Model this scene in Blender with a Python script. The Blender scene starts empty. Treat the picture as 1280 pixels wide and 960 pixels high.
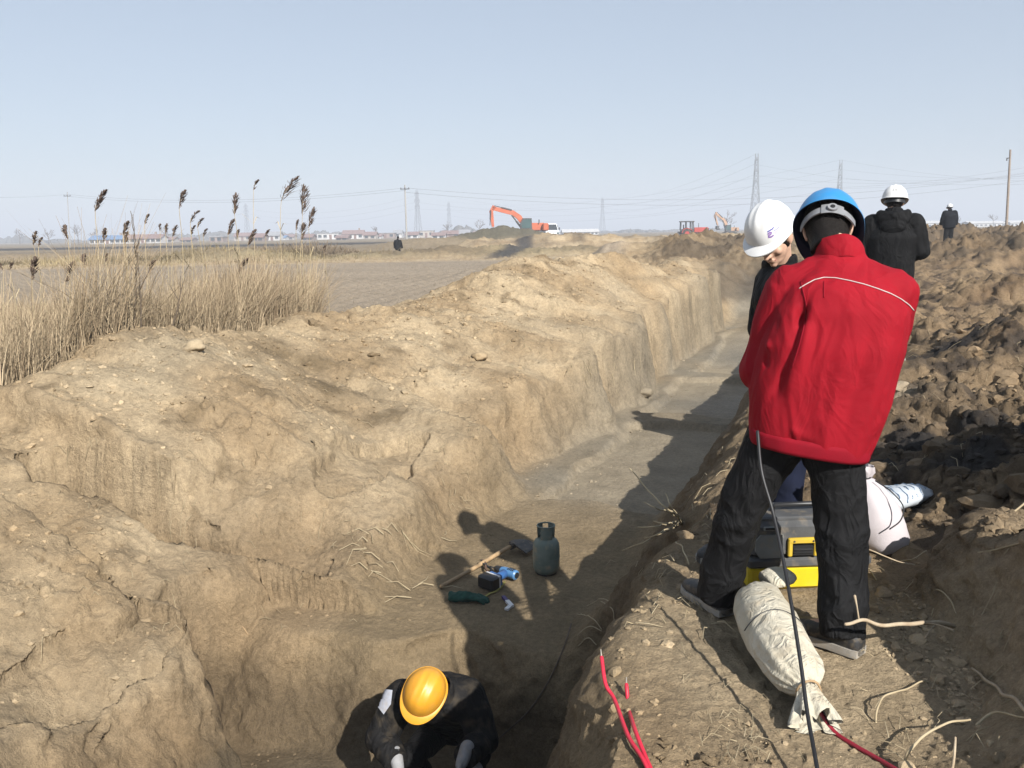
import bpy, bmesh, math, random
import numpy as np
from mathutils import Vector, Matrix, noise as mnoise
from mathutils.bvhtree import BVHTree

random.seed(7)
RNG = np.random.default_rng(11)
PI = math.pi
scene = bpy.context.scene
COL = scene.collection

# ---------------------------------------------------------------- camera
EYE = Vector((0.0, 0.0, 1.5))
FOC = 1065.0                       # focal length in pixels of a 1280 wide picture
PITCH = math.radians(10.06)
ROLL = math.radians(1.0)
FW = Vector((0, math.cos(PITCH), -math.sin(PITCH)))
_r0 = Vector((1, 0, 0)); _u0 = Vector((0, math.sin(PITCH), math.cos(PITCH)))
RT = _r0 * math.cos(ROLL) - _u0 * math.sin(ROLL)
UP = _u0 * math.cos(ROLL) + _r0 * math.sin(ROLL)
cam_data = bpy.data.cameras.new("camera")
cam_data.sensor_width = 36.0
cam_data.lens = 36.0 * FOC / 1280.0
cam_data.clip_start = 0.05
cam_data.clip_end = 20000
cam = bpy.data.objects.new("camera", cam_data)
COL.objects.link(cam)
M3 = Matrix((RT, UP, -FW)).transposed()
cam.matrix_world = Matrix.Translation(EYE) @ M3.to_4x4()
scene.camera = cam

HAZE_DENSITY = 0.00115
# ---------------------------------------------------------------- sky and sun
SUN_EL = math.radians(34.6)
SUN_AZ = math.radians(154.2)       # where the sun stands, clockwise from +Y
world = bpy.data.worlds.new("World")
scene.world = world
world.use_nodes = True
nt = world.node_tree
nt.nodes.clear()
w_out = nt.nodes.new("ShaderNodeOutputWorld")
w_bg = nt.nodes.new("ShaderNodeBackground")
w_sky = nt.nodes.new("ShaderNodeTexSky")
w_sky.sky_type = 'NISHITA'
w_sky.sun_disc = False
w_sky.sun_elevation = SUN_EL
w_sky.sun_rotation = SUN_AZ
w_sky.altitude = 0
w_sky.air_density = 1.0
w_sky.dust_density = 0.4
w_sky.ozone_density = 1.0
w_hs = nt.nodes.new("ShaderNodeHueSaturation")
w_hs.inputs['Saturation'].default_value = 0.72
nt.links.new(w_sky.outputs[0], w_hs.inputs['Color'])
w_mix = nt.nodes.new("ShaderNodeMix"); w_mix.data_type = 'RGBA'      # evens the clear sky out to a hazy one
w_mix.inputs[0].default_value = 0.58
w_mix.inputs[7].default_value = (3.95, 4.80, 6.05, 1)
nt.links.new(w_hs.outputs[0], w_mix.inputs[6]); nt.links.new(w_mix.outputs[2], w_bg.inputs[0])
w_bg.inputs[1].default_value = 0.066
nt.links.new(w_bg.outputs[0], w_out.inputs[0])

sun_l = bpy.data.lights.new("sun", 'SUN')
sun_l.energy = 5.0
sun_l.angle = math.radians(0.55)
sun_l.color = (1.0, 0.965, 0.91)
sun_o = bpy.data.objects.new("sun", sun_l)
COL.objects.link(sun_o)
SUN_DIR = Vector((math.sin(SUN_AZ) * math.cos(SUN_EL), math.cos(SUN_AZ) * math.cos(SUN_EL), math.sin(SUN_EL)))
sun_o.rotation_euler = SUN_DIR.to_track_quat('Z', 'Y').to_euler()
sun_o.location = (20, -40, 60)

scene.view_settings.view_transform = 'Standard'
scene.view_settings.look = 'None'
scene.view_settings.exposure = 0.86
scene.view_settings.gamma = 1.0
try:
    scene.cycles.use_denoising = True
    scene.cycles.max_bounces = 5
    scene.cycles.diffuse_bounces = 1
    scene.cycles.glossy_bounces = 2
    scene.cycles.transmission_bounces = 4
    scene.cycles.transparent_max_bounces = 6
    scene.cycles.volume_bounces = 0
except Exception:
    pass

# ---------------------------------------------------------------- small maths
def at(px, py, Y):
    """a point of the place: direction of a pixel of the 1280 x 960 photograph, at Y metres ahead"""
    d = FW + RT * ((px - 640.0) / FOC) + UP * ((480.0 - py) / FOC)
    return EYE + d * (Y / d.y)

def onz(px, py, z):
    d = FW + RT * ((px - 640.0) / FOC) + UP * ((480.0 - py) / FOC)
    return EYE + d * ((z - EYE.z) / d.z)

_perm = np.random.default_rng(3).permutation(256)
_perm = np.concatenate([_perm, _perm, _perm])
_ang = np.random.default_rng(5).uniform(0, 2 * PI, 256)
_gx, _gy = np.cos(_ang), np.sin(_ang)
_g3 = np.random.default_rng(6).normal(size=(256, 3))
_g3 /= np.linalg.norm(_g3, axis=1)[:, None]

def n2(x, y, seed=0):
    x = np.asarray(x, dtype=np.float64) + seed * 17.31; y = np.asarray(y, dtype=np.float64) - seed * 9.77
    xi = np.floor(x).astype(np.int64); yi = np.floor(y).astype(np.int64)
    xf = x - xi; yf = y - yi
    u = xf * xf * xf * (xf * (xf * 6 - 15) + 10); v = yf * yf * yf * (yf * (yf * 6 - 15) + 10)
    xi &= 255; yi &= 255
    def g(ix, iy, fx, fy):
        h = _perm[_perm[ix & 255] + (iy & 255)]
        return _gx[h] * fx + _gy[h] * fy
    a = g(xi, yi, xf, yf); b = g(xi + 1, yi, xf - 1, yf)
    c = g(xi, yi + 1, xf, yf - 1); d = g(xi + 1, yi + 1, xf - 1, yf - 1)
    return 1.5 * ((a + u * (b - a)) + v * ((c + u * (d - c)) - (a + u * (b - a))))

def n3(p, seed=0):
    p = np.asarray(p, dtype=np.float64) + seed * 13.7
    i = np.floor(p).astype(np.int64); f = p - i
    w = f * f * f * (f * (f * 6 - 15) + 10); i &= 255
    out = 0
    for dx in (0, 1):
        for dy in (0, 1):
            for dz in (0, 1):
                h = _perm[_perm[_perm[(i[:, 0] + dx) & 255] + ((i[:, 1] + dy) & 255)] + ((i[:, 2] + dz) & 255)]
                g = _g3[h]
                dot = g[:, 0] * (f[:, 0] - dx) + g[:, 1] * (f[:, 1] - dy) + g[:, 2] * (f[:, 2] - dz)
                wt = (w[:, 0] if dx else 1 - w[:, 0]) * (w[:, 1] if dy else 1 - w[:, 1]) * (w[:, 2] if dz else 1 - w[:, 2])
                out = out + wt * dot
    return 1.5 * out

def fbm(x, y, oct=4, seed=0):
    s = 0; a = 1.0; f = 1.0
    for k in range(oct):
        s = s + a * n2(x * f, y * f, seed + k); a *= 0.5; f *= 2.03
    return s

def ss(a, b, x):
    t = np.clip((x - a) / (b - a), 0, 1)
    return t * t * (3 - 2 * t)

def unit(v):
    v = Vector(v); return v.normalized()

# ---------------------------------------------------------------- objects
ROOT = {}
def thing(name, label, cat, loc=(0, 0, 0), rotz=0.0, group=None):
    o = bpy.data.objects.new(name, None)
    o.empty_display_size = 0.1
    COL.objects.link(o); o.location = loc; o.rotation_euler = (0, 0, rotz)
    o['label'] = label; o['category'] = cat
    if group: o['group'] = group
    ROOT[o.name] = Vector(loc)
    return o

def tag(o, label, cat, group=None):
    o['label'] = label; o['category'] = cat
    if group: o['group'] = group
    return o

class MB:
    """collects vertices and faces for ONE mesh object"""
    def __init__(self):
        self.v = []; self.f = []; self.n = 0
    def add(self, v, f):
        v = np.asarray(v, dtype=np.float64).reshape(-1, 3)
        self.v.append(v); k = self.n
        self.f.extend([tuple(int(i) + k for i in q) for q in f]); self.n += len(v)
        return self
    def verts(self):
        return np.concatenate(self.v) if self.v else np.zeros((0, 3))
    def loft(self, rings, cap=True, closed=True):
        n = len(rings[0]); m = len(rings)
        V = np.concatenate([np.asarray(r, dtype=np.float64) for r in rings])
        F = []
        for i in range(m - 1):
            for j in range(n if closed else n - 1):
                j2 = (j + 1) % n
                F.append((i * n + j, i * n + j2, (i + 1) * n + j2, (i + 1) * n + j))
        if cap and closed:
            F.append(tuple(range(n - 1, -1, -1))); F.append(tuple(range((m - 1) * n, m * n)))
        return self.add(V, F)
    def rings(self, secs, n=20, sq=2.0, cap=True):
        """secs: (centre, axis X * half width, axis Y * half depth)"""
        th = np.linspace(0, 2 * PI, n, endpoint=False)
        c = np.sign(np.cos(th)) * np.abs(np.cos(th)) ** (2 / sq); s = np.sign(np.sin(th)) * np.abs(np.sin(th)) ** (2 / sq)
        R = []
        for ce, ax, ay in secs:
            R.append(np.array(ce)[None] + c[:, None] * np.array(ax)[None] + s[:, None] * np.array(ay)[None])
        return self.loft(R, cap)
    def tube(self, pts, rad, n=8, cap=True, round_ends=False):
        P = [Vector(p) for p in pts]; m = len(P)
        if not hasattr(rad, '__len__'): rad = [rad] * m
        rad = list(rad)
        if round_ends:
            d0 = (P[0] - P[1]).normalized(); d1 = (P[-1] - P[-2]).normalized()
            A = [(P[0] + d0 * rad[0] * math.sin(a), rad[0] * math.cos(a)) for a in (1.45, 1.1, 0.75, 0.4)]
            B = [(P[-1] + d1 * rad[-1] * math.sin(a), rad[-1] * math.cos(a)) for a in (0.4, 0.75, 1.1, 1.45)]
            P = [q for q, _ in A] + P + [q for q, _ in B]; rad = [r for _, r in A] + rad + [r for _, r in B]; m = len(P)
        T = []
        for i in range(m):
            t = P[min(i + 1, m - 1)] - P[max(i - 1, 0)]
            T.append(t.normalized() if t.length > 1e-9 else Vector((0, 0, 1)))
        u = T[0].orthogonal().normalized(); R = []
        th = np.linspace(0, 2 * PI, n, endpoint=False)
        for i in range(m):
            u = (u - T[i] * u.dot(T[i])).normalized(); w = T[i].cross(u)
            R.append(np.array(P[i])[None] + rad[i] * (np.cos(th)[:, None] * np.array(u)[None] + np.sin(th)[:, None] * np.array(w)[None]))
        return self.loft(R, cap)
    def cap(self, a, b, ra, rb, n=16):
        return self.tube([a, b], [ra, rb], n, True, True)
    def ell(self, c, ax, ay, az, n=18, m=11):
        c = np.array(c); ax = np.array(ax); ay = np.array(ay); az = np.array(az)
        R = []; th = np.linspace(0, 2 * PI, n, endpoint=False)
        for k in range(m):
            p = -PI / 2 + PI * (k + 0.3) / (m - 0.4)
            R.append(c[None] + math.sin(p) * az[None] + math.cos(p) * (np.cos(th)[:, None] * ax[None] + np.sin(th)[:, None] * ay[None]))
        return self.loft(R)
    def box(self, c, half, X=(1, 0, 0), Y=(0, 1, 0), Z=(0, 0, 1), bev=0.0, taper=1.0):
        c = np.array(c, dtype=float); X = np.array(X) * half[0]; Y = np.array(Y) * half[1]; Z = np.array(Z) * half[2]
        if bev <= 0:
            V = [c + i * X * (taper if k > 0 else 1) + j * Y * (taper if k > 0 else 1) + k * Z for k in (-1, 1) for i, j in ((-1, -1), (1, -1), (1, 1), (-1, 1))]
            F = [(3, 2, 1, 0), (4, 5, 6, 7), (0, 1, 5, 4), (1, 2, 6, 5), (2, 3, 7, 6), (3, 0, 4, 7)]
            return self.add(V, F)
        bx, by, bz = [min(bev / max(h, 1e-6), 0.9) for h in half]
        ring = [(1, -1 + by), (1, 1 - by), (1 - bx, 1), (-1 + bx, 1), (-1, 1 - by), (-1, -1 + by), (-1 + bx, -1), (1 - bx, -1)]
        def rr(sc, k):
            return np.array([c + X * a * sc[0] + Y * b * sc[1] + Z * k for a, b in ring])
        i = (1 - bx, 1 - by)
        return self.loft([rr(i, -1), rr((1, 1), -1 + bz), rr((taper, taper), 1 - bz), rr((i[0] * taper, i[1] * taper), 1)])
    def bar(self, a, b, w, h=None, up=(0, 0, 1)):
        a = Vector(a); b = Vector(b); d = (b - a); L = d.length
        if L < 1e-6: return self
        d.normalize(); h = h or w
        up = Vector(up)
        if abs(d.dot(up)) > 0.98: up = Vector((1, 0, 0))
        x = d.cross(up).normalized(); y = x.cross(d)
        return self.box((a + b) / 2, (w / 2, h / 2, L / 2), x, y, d)
    def prism(self, outline, depth_vec, origin=(0, 0, 0), X=(1, 0, 0), Z=(0, 0, 1)):
        """closed outline in (X, Z), pushed +-depth_vec/2"""
        o = np.array(origin); X = np.array(X, float); Z = np.array(Z, float); d = np.array(depth_vec, float) / 2
        a = np.array([o + p[0] * X + p[1] * Z - d for p in outline]); b = a + 2 * d
        return self.loft([a, b])

def make_mesh(name, V, F, smooth=True):
    me = bpy.data.meshes.new(name)
    me.from_pydata([tuple(p) for p in V], [], F)
    if smooth:
        me.polygons.foreach_set('use_smooth', np.ones(len(me.polygons), dtype=bool))
    me.update()
    return me

def link(name, me, m, parent=None, loc=None):
    o = bpy.data.objects.new(name, me); COL.objects.link(o)
    if m is not None:
        if not me.materials: me.materials.append(m)
    if parent is not None:
        o.parent = parent
        ROOT[o.name] = ROOT[parent.name]
    elif loc is not None:
        o.location = loc; ROOT[o.name] = Vector(loc)
    else:
        ROOT[o.name] = Vector((0, 0, 0))
    return o

def fix_normals(me):
    bm = bmesh.new(); bm.from_mesh(me); bmesh.ops.recalc_face_normals(bm, faces=bm.faces); bm.to_mesh(me); bm.free()

def obj(name, mb, m, parent=None, smooth=False, loc=None, kind=None, sharp=None):
    """links a collected mesh as ONE object. World coordinates are given; the root's place is taken off."""
    V = mb.verts(); base = ROOT[parent.name] if parent is not None else (Vector(loc) if loc is not None else Vector((0, 0, 0)))
    V = V - np.array(base)[None]
    me = make_mesh(name, V, mb.f, smooth)
    fix_normals(me)
    if sharp is not None:
        try: me.set_sharp_from_angle(angle=math.radians(sharp))
        except Exception: pass
    o = link(name, me, m, parent, loc)
    if kind: o['kind'] = kind
    return o

def remesh(mb, voxel, smooth=3, fac=0.5):
    """one continuous surface out of overlapping closed pieces"""
    me = make_mesh("tmp", mb.verts(), mb.f, True); fix_normals(me)
    o = bpy.data.objects.new("tmp", me); COL.objects.link(o)
    r = o.modifiers.new("r", 'REMESH'); r.mode = 'VOXEL'; r.voxel_size = voxel; r.use_smooth_shade = True
    if smooth:
        s = o.modifiers.new("s", 'SMOOTH'); s.factor = fac; s.iterations = smooth
    dg = bpy.context.evaluated_depsgraph_get(); dg.update()
    me2 = bpy.data.meshes.new_from_object(o.evaluated_get(dg))
    bpy.data.objects.remove(o); bpy.data.meshes.remove(me)
    return me2

def mesh_np(me):
    n = len(me.vertices)
    V = np.empty(n * 3); me.vertices.foreach_get('co', V)
    N = np.empty(n * 3); me.vertices.foreach_get('normal', N)
    return V.reshape(-1, 3), N.reshape(-1, 3)

def set_co(me, V):
    me.vertices.foreach_set('co', np.ascontiguousarray(V, dtype=np.float32).ravel()); me.update()

def link_world(name, me, m, parent):
    V, _ = mesh_np(me); set_co(me, V - np.array(ROOT[parent.name])[None])
    me.name = name
    me.polygons.foreach_set('use_smooth', np.ones(len(me.polygons), dtype=bool))
    return link(name, me, m, parent)

def copy_tree(o, parent=None):
    c = o.copy(); COL.objects.link(c)
    if parent is not None: c.parent = parent
    for ch in list(o.children): copy_tree(ch, c)
    return c

# ---------------------------------------------------------------- materials
def mat(name, col, rough=0.8, var=0.15, scale=8.0, bump=0.0, bscale=60.0, metal=0.0, coat=0.0, col2=None, spec=0.5, detail=6.0, sheen=0.0, mud=0.0, crease=0.0, crease_scale=7.0):
    m = bpy.data.materials.new(name); m.use_nodes = True
    t = m.node_tree; b = t.nodes['Principled BSDF']
    b.inputs['Roughness'].default_value = rough
    b.inputs['Metallic'].default_value = metal
    b.inputs['Specular IOR Level'].default_value = spec
    if coat: b.inputs['Coat Weight'].default_value = coat
    if sheen:
        b.inputs['Sheen Weight'].default_value = sheen
    tc = t.nodes.new('ShaderNodeTexCoord')
    nz = t.nodes.new('ShaderNodeTexNoise'); nz.inputs['Scale'].default_value = scale; nz.inputs['Detail'].default_value = detail
    t.links.new(tc.outputs['Object'], nz.inputs['Vector'])
    rp = t.nodes.new('ShaderNodeValToRGB')
    c2 = col2 if col2 else tuple(min(1, c * (1 + var)) for c in col)
    c1 = col if col2 else tuple(c * (1 - var) for c in col)
    rp.color_ramp.elements[0].position = 0.3; rp.color_ramp.elements[1].position = 0.7
    rp.color_ramp.elements[0].color = (*c1, 1); rp.color_ramp.elements[1].color = (*c2, 1)
    t.links.new(nz.outputs['Fac'], rp.inputs['Fac'])
    cout = rp.outputs['Color']
    if mud > 0:
        n3_ = t.nodes.new('ShaderNodeTexNoise'); n3_.inputs['Scale'].default_value = scale * 1.7; n3_.inputs['Detail'].default_value = 8
        t.links.new(tc.outputs['Object'], n3_.inputs['Vector'])
        r3 = t.nodes.new('ShaderNodeMapRange'); r3.inputs['From Min'].default_value = 0.50; r3.inputs['From Max'].default_value = 0.72
        r3.inputs['To Max'].default_value = mud
        t.links.new(n3_.outputs['Fac'], r3.inputs['Value'])
        mx = t.nodes.new('ShaderNodeMix'); mx.data_type = 'RGBA'
        t.links.new(r3.outputs[0], mx.inputs[0]); t.links.new(cout, mx.inputs[6]); mx.inputs[7].default_value = (0.34, 0.26, 0.16, 1)
        cout = mx.outputs[2]
    t.links.new(cout, b.inputs['Base Color'])
    if bump:
        nb = t.nodes.new('ShaderNodeTexNoise'); nb.inputs['Scale'].default_value = bscale; nb.inputs['Detail'].default_value = 5
        t.links.new(tc.outputs['Object'], nb.inputs['Vector'])
        bp = t.nodes.new('ShaderNodeBump'); bp.inputs['Strength'].default_value = bump; bp.inputs['Distance'].default_value = 0.01
        t.links.new(nb.outputs['Fac'], bp.inputs['Height']); t.links.new(bp.outputs[0], b.inputs['Normal'])
    if crease:
        mp = t.nodes.new('ShaderNodeMapping'); mp.inputs['Scale'].default_value = (1.25, 1.25, .7); t.links.new(tc.outputs['Object'], mp.inputs['Vector'])
        nc = t.nodes.new('ShaderNodeTexNoise'); nc.inputs['Scale'].default_value = crease_scale; nc.inputs['Detail'].default_value = 3; nc.inputs['Distortion'].default_value = 1.1
        t.links.new(mp.outputs[0], nc.inputs['Vector'])
        ab = t.nodes.new('ShaderNodeMath'); ab.operation = 'PINGPONG'; ab.inputs[1].default_value = .5; t.links.new(nc.outputs['Fac'], ab.inputs[0])
        b2 = t.nodes.new('ShaderNodeBump'); b2.inputs['Strength'].default_value = crease; b2.inputs['Distance'].default_value = .05
        t.links.new(ab.outputs[0], b2.inputs['Height'])
        if bump: t.links.new(bp.outputs[0], b2.inputs['Normal'])
        t.links.new(b2.outputs[0], b.inputs['Normal'])
    return m

def vmat(name, rough=0.95, var=0.25, scales=(3.0, 22.0, 90.0), bump=0.5, dist=0.02):
    """takes its base colour from the vertex colour 'tint', with grain and relief on top"""
    m = bpy.data.materials.new(name); m.use_nodes = True
    t = m.node_tree; b = t.nodes['Principled BSDF']
    b.inputs['Roughness'].default_value = rough; b.inputs['Specular IOR Level'].default_value = 0.15
    at_ = t.nodes.new('ShaderNodeAttribute'); at_.attribute_name = 'tint'
    tc = t.nodes.new('ShaderNodeTexCoord')
    prev = None; hs = []
    for i, s in enumerate(scales):
        nz = t.nodes.new('ShaderNodeTexNoise'); nz.inputs['Scale'].default_value = s; nz.inputs['Detail'].default_value = 8; nz.inputs['Roughness'].default_value = 0.62
        t.links.new(tc.outputs['Object'], nz.inputs['Vector'])
        nz.inputs['Roughness'].default_value = 0.72
        mr = t.nodes.new('ShaderNodeMapRange'); mr.inputs['From Min'].default_value = 0.3; mr.inputs['From Max'].default_value = 0.7
        mr.inputs['To Min'].default_value = 1 - var; mr.inputs['To Max'].default_value = 1 + var
        t.links.new(nz.outputs['Fac'], mr.inputs['Value'])
        hs.append(nz)
        if prev is None: prev = mr.outputs[0]
        else:
            mu = t.nodes.new('ShaderNodeMath'); mu.operation = 'MULTIPLY'
            t.links.new(prev, mu.inputs[0]); t.links.new(mr.outputs[0], mu.inputs[1]); prev = mu.outputs[0]
    rw_ = t.nodes.new('ShaderNodeMapRange'); rw_.inputs['To Min'].default_value = rough; rw_.inputs['To Max'].default_value = .42
    t.links.new(at_.outputs['Alpha'], rw_.inputs['Value']); t.links.new(rw_.outputs[0], b.inputs['Roughness'])
    vm = t.nodes.new('ShaderNodeVectorMath'); vm.operation = 'SCALE'
    t.links.new(at_.outputs['Color'], vm.inputs[0]); t.links.new(prev, vm.inputs['Scale'])
    t.links.new(vm.outputs[0], b.inputs['Base Color'])
    if bump:
        ad = t.nodes.new('ShaderNodeMath'); ad.operation = 'MULTIPLY_ADD'; ad.inputs[1].default_value = 0.35
        t.links.new(hs[-1].outputs['Fac'], ad.inputs[0]); t.links.new(hs[-2].outputs['Fac'], ad.inputs[2])
        bp = t.nodes.new('ShaderNodeBump'); bp.inputs['Strength'].default_value = bump; bp.inputs['Distance'].default_value = dist
        t.links.new(ad.outputs[0], bp.inputs['Height']); t.links.new(bp.outputs[0], b.inputs['Normal'])
    return m

def set_tint(me, C, wet=None):
    a = me.color_attributes.new('tint', 'FLOAT_COLOR', 'POINT')
    C4 = np.zeros((len(C), 4), dtype=np.float32); C4[:, :3] = C
    if wet is not None: C4[:, 3] = wet
    a.data.foreach_set('color', C4.ravel())
# ================================================================ the ground
AX = math.radians(22.0)
DX, DY = math.sin(AX), math.cos(AX)          # along the trench
NX, NY = DY, -DX                             # across it, to the right
P0 = (0.12, 2.36)
def st(x, y):
    x = np.asarray(x, float); y = np.asarray(y, float)
    return (x - P0[0]) * DX + (y - P0[1]) * DY, (x - P0[0]) * NX + (y - P0[1]) * NY
def from_st(s, t):
    return P0[0] + s * DX + t * NX, P0[1] + s * DY + t * NY

_S  = [-4,   0,    2,    3,    5,    7,    8.5,  10,   12,   15,  17,  20.6, 21.2, 22.0, 23, 27]
_LW = [.55,  .6,   .6,   .55,  .5,   .45,  .40,  .34,  .28,  .22, .2,  .18,  1.6,  1.6, 1.2, .8]
_LZ = [-1.0, -.95, -.90, -.80, -.60, -.42, -.25, -.08, 0.0,  .15,  .25, .33,  -.2,  -.1, .2, .25]
_CW = [3.4,  3.4,  3.5,  3.5,  3.5,  3.4,  3.2,  3.0,  2.6,  1.7, 1.3, 1.0,  2.2,  2.2, 2.2, 2.2]
_CZ = [.2,   .25,  .30,  .33,  .44,  .46,  .45,  .50,  .82,  1.10, .76, .42, .15,  .2,  .35, .35]
_TW = [4.9,  4.8,  4.7,  4.7,  4.9,  5.0,  5.1,  5.2,  5.6,  5.4, 4.6, 3.6,  3.6,  3.6, 3.6, 3.6]

PADS = []      # (x, y, z, r0, r1): trodden places that carry something

def gauss(x, y, cx, cy, rx, ry, a=0.0):
    c, s = math.cos(a), math.sin(a)
    u = ((x - cx) * c + (y - cy) * s) / rx; v = (-(x - cx) * s + (y - cy) * c) / ry
    return np.exp(-(u * u + v * v))

def terrain(x, y, color=False, pads=True):
    x = np.asarray(x, float); y = np.asarray(y, float)
    s, t = st(x, y)
    far = np.hypot(x, y)
    near = 1 - ss(30, 60, far)
    wob = 0.10 * n2(s * 0.9, t * 0.25, 1) + 0.07 * n2(s * 2.3, t * .5, 2) + 0.03 * n2(s * 6, t, 3)
    # bays in the left wall
    wob = wob - 0.22 * np.exp(-((s - 6.9) / 0.9) ** 2) + 0.20 * np.exp(-((s - 5.6) / 0.45) ** 2) + 0.12 * np.exp(-((s - 11.6) / 0.6) ** 2) - 0.20 * np.exp(-((s - 13.2) / 0.7) ** 2) - .20 * np.exp(-((s - 15.2) / 0.7) ** 2) + .16 * np.exp(-((s - 9.0) / 0.35) ** 2) - .16 * np.exp(-((s - 9.9) / 0.5) ** 2) + .12 * n2(s * .55, 8.8, 84) + .10 * np.exp(-((s - 17.6) / 0.6) ** 2)
    rec = ss(1.55, 1.75, s + .12 * n2(t * 2, s * 2, 140)) * (1 - ss(2.60, 2.78, s))
    w = -(t + 2.35) + wob * near - .85 * rec
    sl = s + 0.12 * n2(t * 1.7, s * 0.4, 4)
    zb = -1.86 + 0.66 * ss(2.25, 2.75, sl + 0.3 * ss(-1.6, -2.2, t)) + 0.04 * n2(x * .8, y * .8, 5)
    zb = zb + 0.9 * ss(21.5, 25.5, s + 0.6 * n2(x * .5, y * .5, 6)) + 0.35 * ss(25.5, 28, s)
    zb = np.where(s < -6, zb + 2.0 * ss(-6, -9, s), zb)
    lw = np.interp(s, _S, _LW) * (1 + .55 * n2(s * .8, 5.1, 82)) * (1 - .6 * rec) + .06; lz = np.interp(s, _S, _LZ) + (0.17 * n2(s * 1.1, t * .3, 8) + .07 * n2(s * 3.1, t * .4, 83)) * near
    cw = np.interp(s, _S, _CW) + 0.25 * n2(s * .6, 3.3, 9); cz = np.interp(s, _S, _CZ) + 0.12 * n2(s * .9, 1.3, 10) + 0.10 * n2(s * 2.6, t * .6, 11) + .14 * np.exp(-((s - 4.2) / .55) ** 2) - .08 * np.exp(-((s - 5.7) / .5) ** 2) + .16 * np.exp(-((s - 13.2) / .4) ** 2)
    tw = np.interp(s, _S, _TW)
    lz = np.maximum(lz, zb)
    endz = ss(25, 31, s)
    cz = cz * (1 - endz); lz = lz * (1 - endz) + 0.2 * endz * 0
    a = np.clip(w / lw, 0, 1); b = np.clip((w - lw) / np.maximum(cw - lw, .2), 0, 1); c = np.clip((w - cw) / np.maximum(tw - cw, .3), 0, 1)
    zl = zb + (lz - zb) * ss(0, 1, a)
    zl = zl + (cz - lz) * (0.55 * b + 0.45 * np.sin(b * PI / 2) ** 1.5)
    zl = zl + (0 - cz) * ss(0, 1, c)
    # strata and slips in the left bank
    bank = ss(0.1, 0.4, w) * (1 - ss(2.2, 3.0, w)) * near
    ledge = np.sin((zl + 0.12 * n2(s * .6, w * .8, 12)) * 2 * PI / 0.31)
    zl = zl + 0.022 * bank * ledge * (0.5 + 0.9 * np.clip(n2(s * 0.5, w * .6, 13) + .3, 0, 1))
    # hollow slide below the crest, and a broken-out notch
    zl = zl - 0.20 * np.exp(-((s - 4.9 - 0.25 * w) / 0.55) ** 2) * ss(0.7, 1.5, w) * (1 - ss(2.4, 3.6, w))
    u_ = s - 2.35 + .22 * n2(x * 2.2, y * 2.2, 14) + .25 * (w - 1.2); v_ = 1.85 - w + .25 * n2(x * 2.7, y * 2.7, 100)
    zl = zl - 0.36 * ss(-.05, .06, u_) * (1 - ss(.15, 1.25, u_)) * ss(-.06, .08, v_) * ss(.25, .8, w)
    nt2 = ((s - 4.3) / 0.9) ** 2 + ((w - 0.95) / 0.30) ** 2 + 0.4 * n2(x * 2.4, y * 2.4, 15)
    zl = zl - 0.14 * (1 - ss(0.8, 1.05, nt2))
    nt3 = ((s - 1.1) / 0.8) ** 2 + ((w - 0.85) / 0.25) ** 2 + 0.4 * n2(x * 2.4, y * 2.4, 16)
    zl = zl - 0.10 * (1 - ss(0.8, 1.05, nt3))
    # floor and right bank
    edge = -0.0 + 0.10 * n2(s * 1.3, 0.7, 17) + 0.05 * n2(s * 4, t, 18)
    edge = edge + .12 * (1 - ss(3, 6, s)); rw = .62 + .42 * (1 - ss(4, 9, s))
    rb = np.clip((t - edge + rw) / rw, 0, 1)
    zr0 = 0.0125 * np.clip(y, 0, 56) * ss(0, 2.5, t)
    zr0 = np.where(y > 60, zr0 * (1 - .75 * ss(60, 200, y)), zr0)
    endr = ss(26, 28.5, s); nearend = ss(-6, -9, s)
    zbr = np.maximum(zb, -5)
    zr = zbr + (zr0 - zbr) * (0.55 * rb + 0.45 * ss(0.1, 1.0, rb)) + .05 * n2(x * 2.6, y * 2.6, 85) * np.sin(rb * PI)
    def pan(s0, s1, t0, t1, sd):
        q = n2(x * 1.1, y * 1.1, sd) * .25
        return ss(s0 - .06, s0 + .06, s + q) * (1 - ss(s1 - .06, s1 + .06, s + q)) * ss(t0 - .05, t0 + .05, t + q * .6) * (1 - ss(t1 - .1, t1 + .1, t))
    pans = np.clip(pan(5.75, 9.6, -2.1, -.3, 150) + pan(10.1, 13.4, -2.15, -.3, 151) + pan(14.2, 18.5, -2.0, -.3, 152), 0, 1)
    zr = zr - .10 * pans
    zr = np.where(t > edge, zr0, zr)
    zfill = zr0 * 0 + 0.15
    z = np.where(w > 0, zl, zr)
    back = np.maximum(endr, nearend)
    z = z * (1 - back) + back * (zr0 * ss(-2, 2, t))
    lm = ss(-2.3, -2.9, t)              # left of the trench
    rm = ss(-0.15, 0.25, t)
    floor = (1 - lm) * (1 - rm) * (1 - back)
    field = ss(4.6, 5.4, w) * (1 - ss(46, 52, y - 0.06 * x + 1.5 * n2(x * .2, y * .2, 19)))
    # heaps on the right
    rough = rm * (1 - ss(120, 200, far))
    z = z + 0.54 * gauss(x, y, 1.84, 2.50, .40, .60, .3) + 0.24 * gauss(x, y, 1.78, 3.38, .30, .22, .2)
    z = z + 2.0 * gauss(x, y, 3.50, 2.95, .95, 0.95) + 0.9 * gauss(x, y, 2.7, 1.4, .8, .9) + .30 * gauss(x, y, 1.62, 1.6, .34, .5)
    z = z + 0.22 * gauss(x, y, 2.6, 4.6, .9, .5, .3) + 0.22 * gauss(x, y, 3.6, 6.0, .8, .7) + 0.45 * gauss(x, y, 5.4, 8.2, 1.2, 1.0) + .35 * gauss(x, y, 4.6, 10.5, 1.5, 1.0)
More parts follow.
